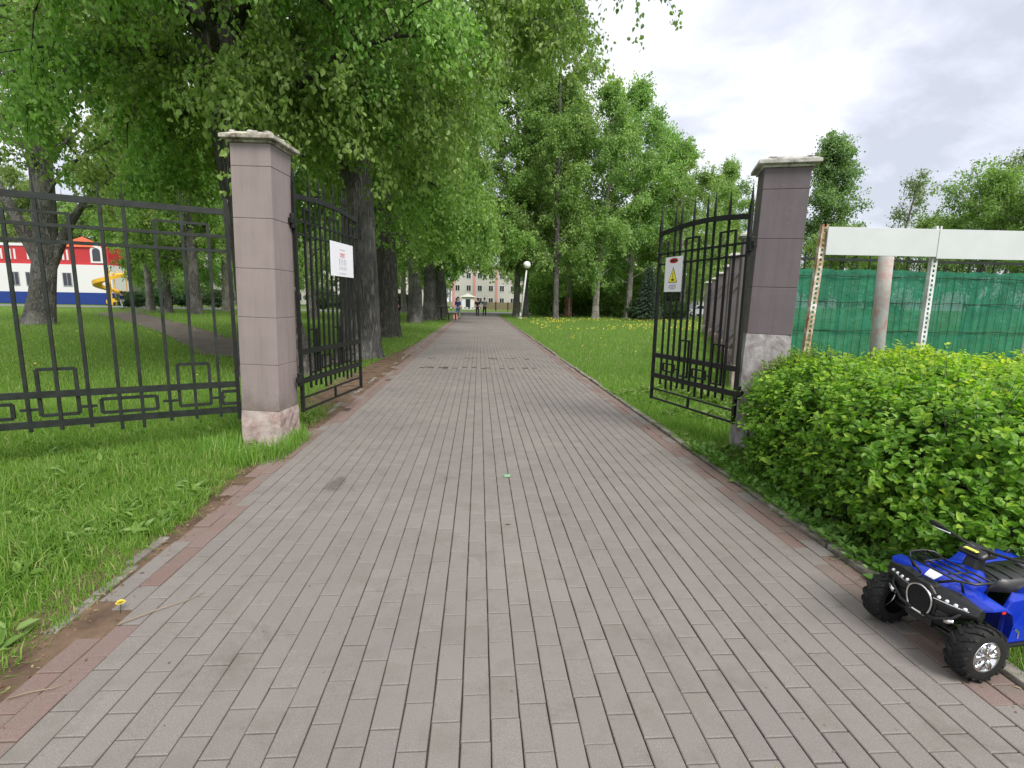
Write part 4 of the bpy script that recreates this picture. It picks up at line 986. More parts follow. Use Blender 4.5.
def perforated(name, p0, p1, w, mat, label, n, hc=None):
    """L-shaped perforated angle from foot to head with holes"""
    p0 = np.array(p0, float); p1 = np.array(p1, float); L = np.linalg.norm(p1-p0); m = MB(); step = L/n
    t = empty(name, tuple(p0), 0, label, 'post', 'perforated posts carrying the white board')
    d = (p1-p0)/L
    for k in range(n):
        a = p0-p0+d*(k*step); b = d*((k+.45)*step); c = d*((k+1)*step)
        for s in (-1, 1): m.bar(a+np.array([s*w*.34, 0, 0]), c+np.array([s*w*.34, 0, 0]), w*.32, .004, hint=(0, 1, 0)) if False else m.add([a+[s*w/2, 0, 0], a+[s*w*.18, 0, 0], c+[s*w*.18, 0, 0], c+[s*w/2, 0, 0], a+[s*w/2, .004, 0], a+[s*w*.18, .004, 0], c+[s*w*.18, .004, 0], c+[s*w/2, .004, 0]], [(0, 1, 2, 3), (4, 7, 6, 5), (0, 3, 7, 4), (1, 5, 6, 2)])
        m.add([a+[-w*.18, 0, 0], a+[w*.18, 0, 0], b+[w*.18, 0, 0], b+[-w*.18, 0, 0], a+[-w*.18, .004, 0], a+[w*.18, .004, 0], b+[w*.18, .004, 0], b+[-w*.18, .004, 0]], [(0, 1, 2, 3), (4, 7, 6, 5), (2, 6, 7, 3), (0, 4, 5, 1)])
    m.build('front_flange', mat, t)
    f = MB(); e = np.array([-w/2, 0, 0]); f.add([e, d*L+e, d*L+e+[0, .05, 0], e+[0, .05, 0], e+[.004, 0, 0], d*L+e+[.004, 0, 0], d*L+e+[.004, .05, 0], e+[.004, .05, 0]], [(0, 1, 2, 3), (4, 7, 6, 5), (1, 5, 6, 2), (0, 3, 7, 4)]); f.build('side_flange', mat, t)
    return t
bY = 5.75
def ext(pa, pb, zf):   # extend a visible post line down to height zf
    d = pb-pa; return pb+d*((zf-pb[2])/d[2])
a, b = at(826, 224, bY), at(807.5, 347, bY); foot = ext(a, b, 0)
perforated('perforated_post', foot, a, .075, M['rust'], 'rusty perforated post at the left end of the white board', 44)
a2, b2 = at(940, 226, bY), at(922, 352, bY); foot2 = ext(a2, b2, 0)
perforated('perforated_post', foot2, a2, .07, M['perf'], 'pale perforated post under the seam of the white board', 44)
a3 = a2+(a2-a)*1.0; perforated('perforated_post', a3-[0, 0, a3[2]], a3, .07, M['perf'], 'perforated post at the right end of the white board', 44)
def board(pa, pb, h, label):
    t = empty('white_board', tuple(pa), 0, label, 'board', 'white board panels'); d = np.array(pb)-np.array(pa)
    MB().prism([(0, -.03, 0), (d[0], d[1]-.03, d[2]), (d[0], d[1]-.03, d[2]-h), (0, -.03, -h)], (0, .018, 0)).build('panel', M['white_paint'], t, bevel=.002)
    m = MB(); m.bar((0, -.004, -.03), (d[0], d[1]-.004, d[2]-.03), .016, .03); m.bar((0, -.004, -h+.03), (d[0], d[1]-.004, d[2]-h+.03), .016, .03); m.build('batten', M['perf'], t)
A0 = at(827, 227, bY); A1 = at(938, 229.5, bY); hB = A0[2]-at(825, 255, bY)[2]; print('board', A0, A1, hB)
board(A0, A1-[.004, 0, 0], hB, 'left long white panel of the board above the hedge')
board(A1+[.004, 0, 0], A1+(A1-A0)*1.0, hB+.02, 'right long white panel of the board, cut by the picture edge')
pa, pb = at(886, 258, 6.4), at(877, 347, 6.4); ft = ext(pa, pb, 0); tp = pa+(pa-pb)*.28
o = MB().tube([(0, 0, 0), tuple(tp-ft)], [.085, .085], 16).build('leaning_pole', M['pole'], None, True); o.location = tuple(ft); tag(o, 'faded pinkish round pole leaning behind the left white board panel', 'pole')

# ------------------------------------------------------------------ lamp
lx = gnd(521.5, 316.5); print('lamp', lx)
LY = 46.; lp_ = at(521.5, 316.5, LY)
t = empty('street_lamp', (xat(521, LY), LY, 0), 0, 'white globe lamp on a leaning pale post right of the path', 'lamp')
th = at(527, 265, LY); dx = th[0]-xat(521, LY); zt = th[2]
MB().lathe([(.16, 0), (.16, .04), (.09, .08), (.09, .5)], n=14).build('base', M['perf'], t, True)
MB().tube([(0, 0, .0), (dx*.5, 0, zt*.5), (dx, 0, zt-.2)], [.10, .085, .07], 12).build('post', M['perf'], t, True)
m = MB(); m.lathe([(.01+.33*math.sin(a), -.33*math.cos(a)) for a in np.linspace(0.05, math.pi-.05, 14)], (dx, 0, zt), n=20); m.build('globe', simple('opal_globe', (.85, .85, .83), .3), t, True)
MB().lathe([(.08, -.1), (.13, -.02), (.13, .03), (.09, .05)], (dx, 0, zt-.34), n=14).build('collar', M['iron'], t, True)

# ------------------------------------------------------------------ buildings
def windows(t, rects, y, frame_m, glass_m):
    for (x0_, x1_, z0, z1) in rects:
        f = MB(); b = .09; yy = y-.03
        for (q0, q1, r0, r1) in ((x0_, x1_, z1-b, z1), (x0_, x1_, z0, z0+b), (x0_, x0_+b, z0+b, z1-b), (x1_-b, x1_, z0+b, z1-b), ((x0_+x1_)/2-b/3, (x0_+x1_)/2+b/3, z0+b, z1-b)): f.box(((q0+q1)/2, yy, (r0+r1)/2), (q1-q0, .08, r1-r0))
        w = f.build('window', frame_m, t); MB().box(((x0_+x1_)/2, y-.012, (z0+z1)/2), (x1_-x0_-2*b, .02, z1-z0-2*b)).build('pane', glass_m, w)
# playground building: white hull, blue base, red upper floor
BY = 82.
bx0, bx1 = xat(-40, BY), xat(114, BY); zb = lambda y_, px=50: at(px, y_, BY)[2]
t = empty('play_building', ((bx0+bx1)/2, BY, 0), 0, 'white building with blue base and red arched upper floor at the left', 'building')
W = bx1-bx0; z1, z2, z3 = zb(292), zb(264), zb(246); print('play z', z1, z2, z3, W)
MB().box((0, 2.06, z1/2), (W+.1, 4.2, z1)).build('blue_base', M['blue'], t); MB().box((0, 2.06, (z1+z2)/2), (W, 4, z2-z1-.01)).build('white_wall', M['white'], t)
MB().box((0, 2.3, (z2+z3)/2), (W-1, 3.5, z3-z2-.01)).build('red_wall', M['red'], t)
MB().box((-W/2+2.2, 1.9, (z2+z3)/2+.3), (4.6, 3.9, z3-z2+.5)).build('cyan_block', M['cyan'], t)
m = MB()
for k in range(16):
    X = -W/2+6.3+k*.62
    if k % 6 < 4: m.box((X, .50, z2+1.4), (.22, .1, 1.5))
m.build('white_stripes', M['white'], t)
for X in (-W/2+12.3, W/2-2.1):
    m = MB(); pts = [(X-.9, .50, z2+.3), (X+.9, .50, z2+.3)]+[(X+.9*math.cos(a), .50, z2+2.0+.9*math.sin(a)) for a in np.linspace(0, math.pi, 12)]; m.prism(pts, (0, -.08, 0)); fr_ = m.build('arch_window', M['white'], t)
    m = MB(); pts = [(X-.55, .415, z2+.6), (X+.55, .415, z2+.6)]+[(X+.55*math.cos(a), .415, z2+1.95+.55*math.sin(a)) for a in np.linspace(0, math.pi, 12)]; m.prism(pts, (0, -.06, 0)); m.build('pane', M['glass'], fr_)
windows(t, [(-W/2+7.5+k*2.2, -W/2+8.8+k*2.2, z1+.9, z2-1.2) for k in range(2)]+[(W/2-7+k*2.2, W/2-5.7+k*2.2, z1+.9, z2-1.2) for k in range(1)], .055, M['grey'], M['glass'])
m = MB(); X = W/2-5.2; m.add([(X-3, .3, z3), (X+3, .3, z3), (X, 2.3, z3+1.7), (X-3, 4, z3), (X+3, 4, z3)], [(0, 1, 2), (1, 4, 2), (4, 3, 2), (3, 0, 2), (0, 3, 4, 1)]); m.build('roof', simple('orange_red_roof', (.6, .09, .03), .6), t)
MB().box((-W/2+8, 2.3, z3+.2), (9, 3.7, .4)).build('roof_edge', M['white'], t)
# slide
sx = xat(112, 78); t = empty('spiral_slide', (sx, 78, 0), 0, 'yellow spiral slide at the right end of the red and blue building', 'slide')
m = MB(); secs = []
for k in range(40):
    a = -k*.22+1.0; z = 4.6-4.3*k/39; rad = 1.5; cx, cy = rad*math.cos(a), rad*math.sin(a); o_ = (math.cos(a), math.sin(a))
    secs.append([(cx+o_[0]*r_, cy+o_[1]*r_, z+h_) for r_, h_ in ((-.5, .35), (-.42, .02), (.42, .02), (.5, .45), (.56, .45), (.48, -.06), (-.48, -.06), (-.56, .35))])
m.loft(secs); m.build('chute', M['yellow'], t); MB().tube([(0, 0, 0), (0, 0, 5)], .12, 10).build('pole', M['yellow'], t)
MB().box((0, 1.6, 4.5), (1.8, 1.2, .12)).box((-.85, 1.05, 5.0), (.06, .06, 1)).box((.85, 1.05, 5.0), (.06, .06, 1)).box((-.85, 2.15, 2.4), (.1, .1, 4.8)).box((.85, 2.15, 2.4), (.1, .1, 4.8)).build('platform', M['yellow'], t)

def block(name, px0, px1, ytop, Y, wall, label, cols, rows, strip_m=None, roof_m=None, depth=10):
    x0_, x1_ = xat(px0, Y), xat(px1, Y); H = at((px0+px1)/2, ytop, Y)[2]; t = empty(name, ((x0_+x1_)/2, Y, 0), 0, label, 'building'); W = x1_-x0_
    MB().box((0, depth/2, H/2), (W, depth, H)).build('wall', wall, t)
    MB().box((0, depth/2, H+.2), (W+.8, depth+.8, .4)).build('roof', roof_m or M['grey'], t)
    cw = W/cols; rh = (H-.6)/rows
    windows(t, [(-W/2+cw*(i+.28), -W/2+cw*(i+.72), .9+rh*j, .9+rh*j+rh*.5) for i in range(cols) for j in range(rows)], 0, M['white'], M['glass'])
    if strip_m:
        for i in range(0, cols+1, 2): MB().box((-W/2+cw*i+(.35 if i == 0 else -.35 if i == cols else 0), -.05, H/2), (.6, .12, H-.1)).build('pilaster', strip_m, t)
    return t
pinkm = simple('pink_render', (.55, .27, .25), .8); creamm = simple('cream_render', (.48, .46, .43), .8)
block('apartment_building', 452, 540, 268, 125, creamm, 'cream building with pink pilasters closing the view at the end of the path', 8, 3, pinkm)
block('low_building', 590, 640, 250, 120, creamm, 'white building glimpsed between the crowns of the grove', 4, 4, simple('orange_render', (.6, .2, .07), .8))
block('low_building', 690, 740, 279, 105, creamm, 'white building with a red roof edge seen through the right gate', 4, 2, None, M['red'])
block('apartment_building', 120, 240, 225, 118, creamm, 'pale building glimpsed between the trunks right of the yellow slide', 7, 4)
block('apartment_building', 290, 425, 245, 128, creamm, 'pale building hidden behind the poplar row and left gate leaf', 8, 4)
# kiosk
kY = 66; t = empty('red_kiosk', (xat(544, kY), kY, 0), 0, 'low dark red kiosk with white shutter under the grove right of the lamp', 'kiosk')
MB().box((0, 1, 1.0), (2.6, 2, 2.0)).build('body', simple('maroon', (.3, .04, .035), .6), t); MB().box((0, 1, 2.08), (3.0, 2.4, .14)).build('roof', M['grey'], t); MB().box((.3, -.03, 1.25), (1.3, .05, .8)).build('shutter', M['white'], t)
MB().box((0, -.2, .82), (2.4, .35, .06)).build('counter', M['grey'], t)
kY = 92; t = empty('white_kiosk', (xat(468, kY), kY, 0), 0, 'small white pavilion with pointed roof beyond the road, left of the walking pair', 'kiosk')
MB().box((0, 1, 1.1), (2.2, 2, 2.2)).build('body', M['white'], t); m = MB(); m.add([(-1.5, -.3, 2.2), (1.5, -.3, 2.2), (1.5, 2.3, 2.2), (-1.5, 2.3, 2.2), (0, 1, 2.8)], [(0, 1, 4), (1, 2, 4), (2, 3, 4), (3, 0, 4), (3, 2, 1, 0)]); m.build('roof', simple('pale_roof', (.42, .42, .36), .7), t)
MB().box((0, -.02, 1.0), (.8, .04, 1.7)).build('door', M['glass'], t)
# striped road barrier
t = empty('road_barrier', (xat(467, 78), 78, 0), 0, 'low white barrier with dark blocks across the end of the path', 'barrier'); 
for k in range(9): MB().box((-2.4+k*.6, 0, .45), (.36, .08, .22)).build('board', M['white'], t)
MB().box((0, .09, .45), (5.4, .06, .14)).box((-2.4, .09, .2), (.1, .1, .42)).box((2.4, .09, .2), (.1, .1, .42)).build('frame', M['iron'], t)
# low fence right of the walkers
t = empty('low_fence', (xat(508, 80), 80, 0), 0, 'low brownish fence beyond the road, right of the walking pair', 'fence')
MB().box((0, 0, .8), (7.5, .08, 1.1)).build('boards', simple('brown_boards', (.18, .15, .09), .8), t)
for k in range(5): MB().box((-3.75+k*1.875, -.07, .75), (.12, .1, 1.5)).build('post', M['iron'], t)

# ------------------------------------------------------------------ statue, bench, cars
sY = 55; t = empty('wooden_statue', (xat(568, sY), sY, 0), 0, 'tall carved brown wooden statue standing at the far edge of the dandelion lawn', 'statue'); t.scale = (.72, .72, .95)
wd = simple('carved_wood', (.2, .085, .05), .7, 0, .3, .4, 5)
m = MB(); m.lathe([(.5, 0), (.5, .3), (.42, .32), (.40, .9), (.34, 1.3), (.38, 1.6), (.44, 1.85), (.36, 2.05), (.14, 2.15), (.12, 2.22)], n=14); m.build('figure', wd, t, True)
m = MB(); m.lathe([(.02, -.24), (.16, -.16), (.2, 0), (.17, .14), (.05, .24)], (0, 0, 2.45), n=14); m.build('head', wd, t, True)
for s in (-1, 1): MB().tube([(s*.4, 0, 1.85), (s*.55, -.1, 1.45), (s*.25, -.38, 1.25)], [.12, .1, .08], 10).build('arm', wd, t, True)
MB().box((0.1, -.46, 1.2), (.1, .08, 1.7)).build('staff', simple('pale_wood', (.5, .38, .3), .7), t)

bp = gnd(447, 318.5); t = empty('park_bench', (bp[0], bp[1]-3, 0), R(-4), 'black table and bench set at the path edge beside the person in blue', 'bench')
MB().box((-.35, 0, .95), (1.5, .6, .05)).build('tabletop', M['black'], t, bevel=.01)
MB().box((-.25, 0, .47), (.12, .12, .92)).box((-.25, 0, .04), (.6, .5, .06)).build('pedestal', M['black'], t)
MB().box((.55, 0, .47), (.9, .4, .05)).build('seat', M['black'], t, bevel=.01); MB().box((.85, 0, .22), (.06, .36, .45)).box((.3, 0, .22), (.06, .36, .45)).build('leg', M['black'], t)

def car(loc, rz, body, label):
    t = empty('parked_car', (*loc, 0), rz, label, 'car', 'cars parked beyond the lawn')
    prof = [(-2.15, .3), (-2.2, .62), (-2.1, .92), (-1.75, .98), (-1.35, 1.38), (-.6, 1.48), (.35, 1.46), (1.05, 1.02), (1.9, .9), (2.15, .68), (2.15, .3)]
    m = MB(); m.prism([(x, -.84, z) for x, z in prof], (0, 1.68, 0)); m.build('body', body, t, bevel=.06, seg=3)
    for s in (-1, 1):
        MB().prism([(-1.3, s*.85, 1.0), (-1.15, s*.85, 1.33), (-.3, s*.85, 1.39), (-.3, s*.85, 1.0)], (0, s*.004, 0)).build('side_window', M['glass'], t)
        MB().prism([(-.2, s*.85, 1.0), (-.2, s*.85, 1.39), (.3, s*.85, 1.38), (.85, s*.85, 1.02)], (0, s*.004, 0)).build('side_window', M['glass'], t)
        MB().box((2.12, s*.62, .68), (.08, .3, .14)).build('headlight', M['white'], t)
        for x in (-1.35, 1.35):
            w = MB().lathe([(.2, -.1), (.31, -.09), (.32, 0), (.31, .09), (.2, .1)], (x, s*.8, .32), 'y', 20).build('wheel', M['black'], t, True); MB().lathe([(.02, -.01), (.19, -.01), (.19, .01), (.02, .015)], (x, s*.905, .32), 'y', 16).build('rim', M['perf'], w, True)
    MB().prism([(1.08, -.7, 1.035), (.42, -.62, 1.45), (.42, .62, 1.45), (1.08, .7, 1.035)], (.02, 0, .02)).build('windscreen', M['glass'], t)
    return t
wc = simple('white_car_paint', (.72, .73, .75), .25, 0, .6, .02); bc = simple('blue_car_paint', (.02, .06, .2), .25, 0, .6, .02)
car((xat(614, 68), 68), R(190), wc, 'white car parked behind the dandelion lawn, left of the gate')
car((xat(696, 66), 66), R(200), wc, 'white car seen through the bars of the right gate leaf')
car((xat(140, 74), 74), R(175), bc, 'small blue car near the yellow slide behind the left fence')

# ------------------------------------------------------------------ people
def skinmesh(name, verts, edges, radii, mat, parent, sub=2):
    me = bpy.data.meshes.new(name); me.from_pydata([tuple(v) for v in verts], edges, []); o = link(name, me, mat, parent)
    sk = o.modifiers.new('skin', 'SKIN'); 
    for i, r_ in enumerate(radii):
        me.skin_vertices[0].data[i].radius = (r_ if hasattr(r_, '__len__') else (r_, r_))
    me.skin_vertices[0].data[0].use_root = True; sk.use_smooth_shade = True
    s = o.modifiers.new('sub', 'SUBSURF'); s.levels = s.render_levels = sub; return o
def person(loc, rz, label, top, bottom, stride=.18, arm='down', short=False, group=None, s=1.0, sit=False):
    t = empty('person', (*loc, 0), rz, label, 'person', group); t.scale = (s, s, s)
    st = stride
    V = [(0, 0, .93), (0, 0, 1.1), (0, .0, 1.28), (0, 0, 1.42), (0, .01, 1.52), (0, .03, 1.6), (0, .02, 1.70),
         (.09, 0, .88), (.1, st*.5, .5), (.1, st, .08), (.1, st+.12, .04), (-.09, 0, .88), (-.1, -st*.2, .5), (-.1, -st, .10), (-.1, -st+.13, .04),
         (.18, 0, 1.40), (.24, -.03, 1.13), (.25, .08, .90), (.25, .12, .81), (-.18, 0, 1.40), (-.24, .03, 1.13), (-.25, .1, .90), (-.25, .15, .81)]
    E_ = [(0, 1), (1, 2), (2, 3), (3, 4), (4, 5), (5, 6), (0, 7), (7, 8), (8, 9), (9, 10), (0, 11), (11, 12), (12, 13), (13, 14), (3, 15), (15, 16), (16, 17), (17, 18), (3, 19), (19, 20), (20, 21), (21, 22)]
    Rr = [(.14, .1), (.13, .09), (.15, .1), (.12, .08), .05, .085, .085, .085, .055, .035, .04, .085, .055, .035, .04, .055, .04, .03, .028, .055, .04, .03, .028]
    skinmesh('body', V, E_, Rr, M['skin'], t)
    idx = [0, 1, 2, 3, 15, 16, 19, 20]; mp = {k: i for i, k in enumerate(idx)}
    skinmesh('jacket', [V[i] for i in idx], [(mp[a], mp[b]) for a, b in E_ if a in mp and b in mp], [(.16, .12), (.15, .11), (.17, .12), (.14, .1), .075, .06, .075, .06], top, t)
    idx = [0, 7, 8, 11, 12]+([] if short else [9, 13]); mp = {k: i for i, k in enumerate(idx)}
    skinmesh('trousers', [V[i] for i in idx], [(mp[a], mp[b]) for a, b in E_ if a in mp and b in mp], [(.16, .12), .1, .075, .1, .075]+([] if short else [.06, .06]), bottom, t)
    m = MB(); m.lathe([(.01, -.11), (.075, -.07), (.1, 0), (.09, .06), (.04, .1), (.005, .108)], (0, -.01, 1.71), n=14); m.build('hair', M['hair'], t, True)
    for k in (9, 13): MB().lathe([(.02, -.07), (.055, -.04), (.055, .1), (.03, .15)], (V[k][0], V[k][1], .045), 'y', 10).build('shoe', M['black'], t, True)
    return t
def pos(px, Y): return (xat(px, Y), Y)
person(pos(458, 42), R(160), 'person in a dark blue jacket and blue jeans standing beside the bench', M['cloth_blue'], M['cloth_teal'], .12, short=True)
person(pos(477.5, 51), R(5), 'person dressed all in black walking away on the path', M['cloth_black'], M['cloth_black'], .22, s=1.0)
person(pos(484.5, 51.5), R(-5), 'person in a grey green jacket walking beside the one in black', M['cloth_grey'], M['cloth_black'], .2, s=1.02)
person(pos(397.5, 34), R(120), 'person in dark clothes half hidden behind the dark trunked poplar', M['cloth_black'], M['cloth_black'], .1)
person(pos(122, 58), R(80), 'person in blue jacket and pale trousers near the yellow slide', M['cloth_blue'], simple('pale_trousers', (.5, .52, .55), .8), .15)
person(pos(171, 60), R(40), 'person in black among the trunks right of the slide', M['cloth_black'], M['cloth_black'], .12)
person(pos(543, 60), R(20), 'person with pink top beside the red kiosk', simple('pink_top', (.6, .2, .22), .8), M['white'], .1)
t = empty('shopping_bag', (xat(455, 41.6), 41.6, 0), .3, 'reddish bag on the ground at the feet of the person in blue', 'bag'); MB().box((0, 0, .18), (.42, .22, .36), taper=.85).build('bag_body', pinkm, t, bevel=.03); MB().tube([(-.12, 0, .34), (-.08, 0, .5), (.08, 0, .5), (.12, 0, .34)], .012, 6).build('handle', pinkm, t)

exec_quad = True
# ------------------------------------------------------------------ toy quad bike
def quad():
    blue = simple('glossy_blue_plastic', (.004, .028, .40), .26, 0, .6, .03); blk = simple('black_plastic', (.012, .012, .013), .38, 0, .5, .2, 30, .1, 200)
    rub = simple('tyre_rubber', (.014, .014, .014), .75, 0, .3, .3, 30, .3, 120); chrome = simple('chrome', (.75, .75, .76), .16, 1, .6, .05)
    lens = simple('lamp_lens', (.7, .72, .75), .1, 0, .8, .05); mesh_m = simple('grille_mesh', (.01, .01, .01), .5, 0, .4, .5, 200, .8, 400)
    c = (1.955, 1.90)
    t = empty('toy_quad_bike', (c[0], c[1], 0), R(187), 'blue and black ride-on toy quad bike with chrome hubs parked before the hedge', 'toy quad')
    r = .121; tw = .084
    def wheel(x, y, s):
        w = MB(); w.lathe([(.066, -tw/2), (.10, -tw/2-.003), (.113, -tw/2+.010), (.117, -.022), (.117, .022), (.113, tw/2-.010), (.10, tw/2+.003), (.066, tw/2)], (0, 0, 0), 'y', 36, cap=False)
        o = w.build('wheel', rub, t, True); o.location = (x, y, r)
        m = MB(); n = 16
        for k in range(n):
            a = 2*math.pi*k/n
            for sd in (-1, 1):
                pts = []
                for q, yy in enumerate((.002, .014, .028, .038, .043)):
                    aa = a+sd*.0+q*.085+(.19 if sd > 0 else 0); rr = .119 if q < 3 else (.115 if q == 3 else .104); pts.append((rr*math.cos(aa), sd*yy, rr*math.sin(aa)))
                for q in range(4): m.bar(pts[q], pts[q+1], .011, .009, hint=(math.cos(a), 0, math.sin(a)))
        m.build('tread', rub, o)
        h = MB(); ys = s*tw/2; h.lathe([(.068, ys*.55), (.069, ys*1.0), (.063, ys*1.06), (.058, ys*.9), (.05, ys*.62)] if s > 0 else [(.068, ys*.55), (.069, ys*1.0), (.063, ys*1.06), (.058, ys*.9), (.05, ys*.62)], (0, 0, 0), 'y', 28, cap=False)
        h.lathe([(.003, ys*.6), (.06, ys*.6)], (0, 0, 0), 'y', 28, cap=False)
        h.lathe([(.022, ys*.6), (.022, ys*.95), (.014, ys*1.02), (.002, ys*1.02)], (0, 0, 0), 'y', 16)
        for k in range(6):
            a = k*math.pi/3; h.bar((.018*math.cos(a), ys*.82, .018*math.sin(a)), (.06*math.cos(a+.12), ys*.86, .06*math.sin(a+.12)), .013, .018, hint=(0, 1, 0)); h.bar((.018*math.cos(a), ys*.82, .018*math.sin(a)), (.06*math.cos(a-.12), ys*.80, .06*math.sin(a-.12)), .010, .014, hint=(0, 1, 0))
        h.build('hub_cap', chrome, o, True)
    for x in (0, -.60):
        for s in (-1, 1): wheel(x, s*.205, s)
    for x in (0, -.60): MB().tube([(x, -.16, r), (x, .16, r)], .013, 10).build('axle', blk, t)
    # chassis
    MB().box((-.3, 0, .15), (.62, .16, .06)).build('chassis', blk, t, bevel=.01)
    # main bonnet: loft of cross sections from nose to tank
    def sec(x, w, z0, z1, k=.55, n=7):
        s = [( x, -w, z0)]; 
        for i in range(n+1):
            a = math.pi*i/n; s.append((x, -w*math.cos(a)**1 if True else 0, z0+(z1-z0)*(math.sin(a)**k)))
        s.append((x, w, z0)); return s
    m = MB(); m.loft([sec(.10, .055, .25, .300), sec(.08, .085, .235, .330), (sec(.04, .115, .23, .355)), sec(-.06, .13, .23, .375), sec(-.16, .115, .23, .38), sec(-.24, .10, .22, .41), sec(-.30, .085, .22, .40)]); m.build('bonnet', blue, t, True, sub=1)
    # front fenders (blue) arching above the wheels
    for s in (-1, 1):
        secs = []
        for i, (x, z, w0, w1) in enumerate(((.085, .268, .07, .17), (.07, .292, .07, .235), (.02, .322, .07, .285), (-.06, .325, .08, .29), (-.13, .29, .08, .285), (-.18, .22, .08, .27), (-.20, .15, .08, .25))):
            secs.append([(x, s*w0, z+.02), (x, s*(w0+w1)/2, z+.016), (x, s*w1, z), (x, s*(w1+.006), z-.016), (x-.004, s*(w0+w1)/2, z-.002), (x-.004, s*w0, z)])
        m = MB(); m.loft(secs); m.build('front_fender', blue, t, True, bevel=.003)
        # rear fender
        secs = []
        for x, z in ((-.40, .16), (-.43, .25), (-.49, .31), (-.58, .335), (-.68, .325), (-.76, .28)):
            secs.append([(x, s*.08, z+.02), (x, s*.2, z+.016), (x, s*.285, z), (x, s*.288, z-.016), (x-.004, s*.2, z-.002), (x-.004, s*.08, z)])
        m = MB(); m.loft(secs); m.build('rear_fender', blue, t, True, bevel=.003)
        # side skirt and footwell
        MB().prism([(-.16, s*.235, .10), (-.17, s*.235, .25), (-.22, s*.235, .31), (-.30, s*.20, .33), (-.42, s*.20, .30), (-.44, s*.235, .10)], (0, -s*.025, 0)).build('side_panel', blue, t, bevel=.006)
        MB().box((-.30, s*.19, .092), (.24, .11, .016)).build('footboard', blk, t, bevel=.004)
        MB().tube([(-.22, s*.262, .18), (-.25, s*.266, .165), (-.25, s*.266, .14)], .006, 6).build('side_trim', chrome, t)
        MB().box((-.055, s*.292, .296), (.028, .006, .014)).build('reflector', simple('red_reflector', (.7, .02, .02), .2), t, bevel=.002)
        # headlight cluster: black housing wing with four lenses
        m = MB(); m.loft([[(.135, s*.052, .195), (.154, s*.052, .24), (.130, s*.052, .322), (.07, s*.052, .325), (.08, s*.052, .195)], [(.125, s*.15, .20), (.142, s*.15, .25), (.105, s*.15, .322), (.04, s*.15, .325), (.05, s*.15, .20)], [(.085, s*.262, .240), (.097, s*.262, .262), (.065, s*.262, .300), (.02, s*.262, .300), (.03, s*.262, .240)]]); hd = m.build('headlight', blk, t, bevel=.006)
        for k in range(4):
            f = k/3; p = (.140-.035*f**1.3+.0, s*(.092+.115*f), .278-.004*f)
            MB().lathe([(.002, .012), (.007, .010), (.0095, .002), (.0095, -.012)], p, 'x', 14).build('lens', lens, hd, True)
        MB().tube([(.150, s*.07, .262), (.138, s*.15, .268), (.10, s*.225, .268)], .004, 6).build('lamp_trim', chrome, hd)
        # lower bumper bars
        MB().tube([(.165, s*.03, .165), (.165, s*.10, .17), (.14, s*.175, .205), (.10, s*.20, .25)], .009, 8).build('bumper_bar', blk, t, True)
        MB().tube([(.15, s*.19, .196), (.165, s*.15, .185)], .010, 8).build('bumper_tip', chrome, t, True)
        m = MB(); m.loft([[(.14, s*.02, .12), (.165, s*.02, .15), (.155, s*.02, .20), (.10, s*.02, .20), (.09, s*.02, .12)], [(.115, s*.15, .15), (.135, s*.15, .17), (.125, s*.15, .21), (.07, s*.15, .21), (.06, s*.15, .15)]]); m.build('bumper', blk, t, bevel=.006)
    # nose: centre block and horseshoe grille
    m = MB(); m.loft([[(x, -.078, .115), (x, -.090, .21), (x, -.078, .29), (x, -.04, .328), (x, .04, .328), (x, .078, .29), (x, .090, .21), (x, .078, .115)] for x in (.06, .152)]); m.build('nose', blk, t, bevel=.008)
    def shoe(k, x): 
        pts = []
        for i in range(25):
            a = math.pi*(-.30)+(math.pi*1.6)*i/24; pts.append((x, k*.072*math.cos(a), .222+k*.080*math.sin(a)))
        return pts
    pts = shoe(1.0, .162); pts.append(pts[0]); MB().tube(pts, .0058, 8, cap=False).build('grille_ring', chrome, t, True)
    m = MB(); m.prism(shoe(.95, .153), (.004, 0, 0)); m.build('grille', mesh_m, t)
    g = MB()
    for k in range(-7, 8): g.tube([(.159, k*.008, .17+abs(k)*.002), (.159, k*.008, .275-abs(k)*.003)], .0012, 4)
    for k in range(12): g.tube([(.159, -.05, .172+k*.009), (.159, .05, .172+k*.009)], .0012, 4)
    g.build('grille_bars', blk, t)
    # white flash on bonnet
    MB().prism([(.105, -.028, .346), (.05, -.036, .374), (.05, .036, .374), (.105, .028, .346)], (0, 0, .004)).build('bonnet_badge', simple('silver_badge', (.7, .72, .75), .3), t, bevel=.001)
    # front rack
    m = MB(); R_ = .0075
    for s in (-1, 1):
        m.tube([(.10, s*.05, .345), (.09, s*.13, .40), (.02, s*.185, .405), (-.10, s*.19, .405), (-.17, s*.17, .40), (-.20, s*.12, .37)], R_, 8)
        m.tube([(.07, s*.15, .40), (.03, s*.14, .33)], R_, 6); m.tube([(-.12, s*.185, .405), (-.10, s*.17, .33)], R_, 6)
        m.tube([(.06, s*.07, .405), (-.13, s*.08, .405)], .005, 6)
    for x, w in ((.088, .13), (.02, .185), (-.05, .19), (-.12, .19)): m.tube([(x, -w, .403), (x, w, .403)], .006, 6)
    m.build('front_rack', blk, t, True)
    # steering column, console, handlebar
    m = MB(); m.loft([[(-.20, -.04, .36), (-.20, .04, .36), (-.28, .05, .37), (-.28, -.05, .37)], [(-.24, -.035, .46), (-.24, .035, .46), (-.30, .04, .47), (-.30, -.04, .47)]]); m.build('steering_column', blk, t, bevel=.01)
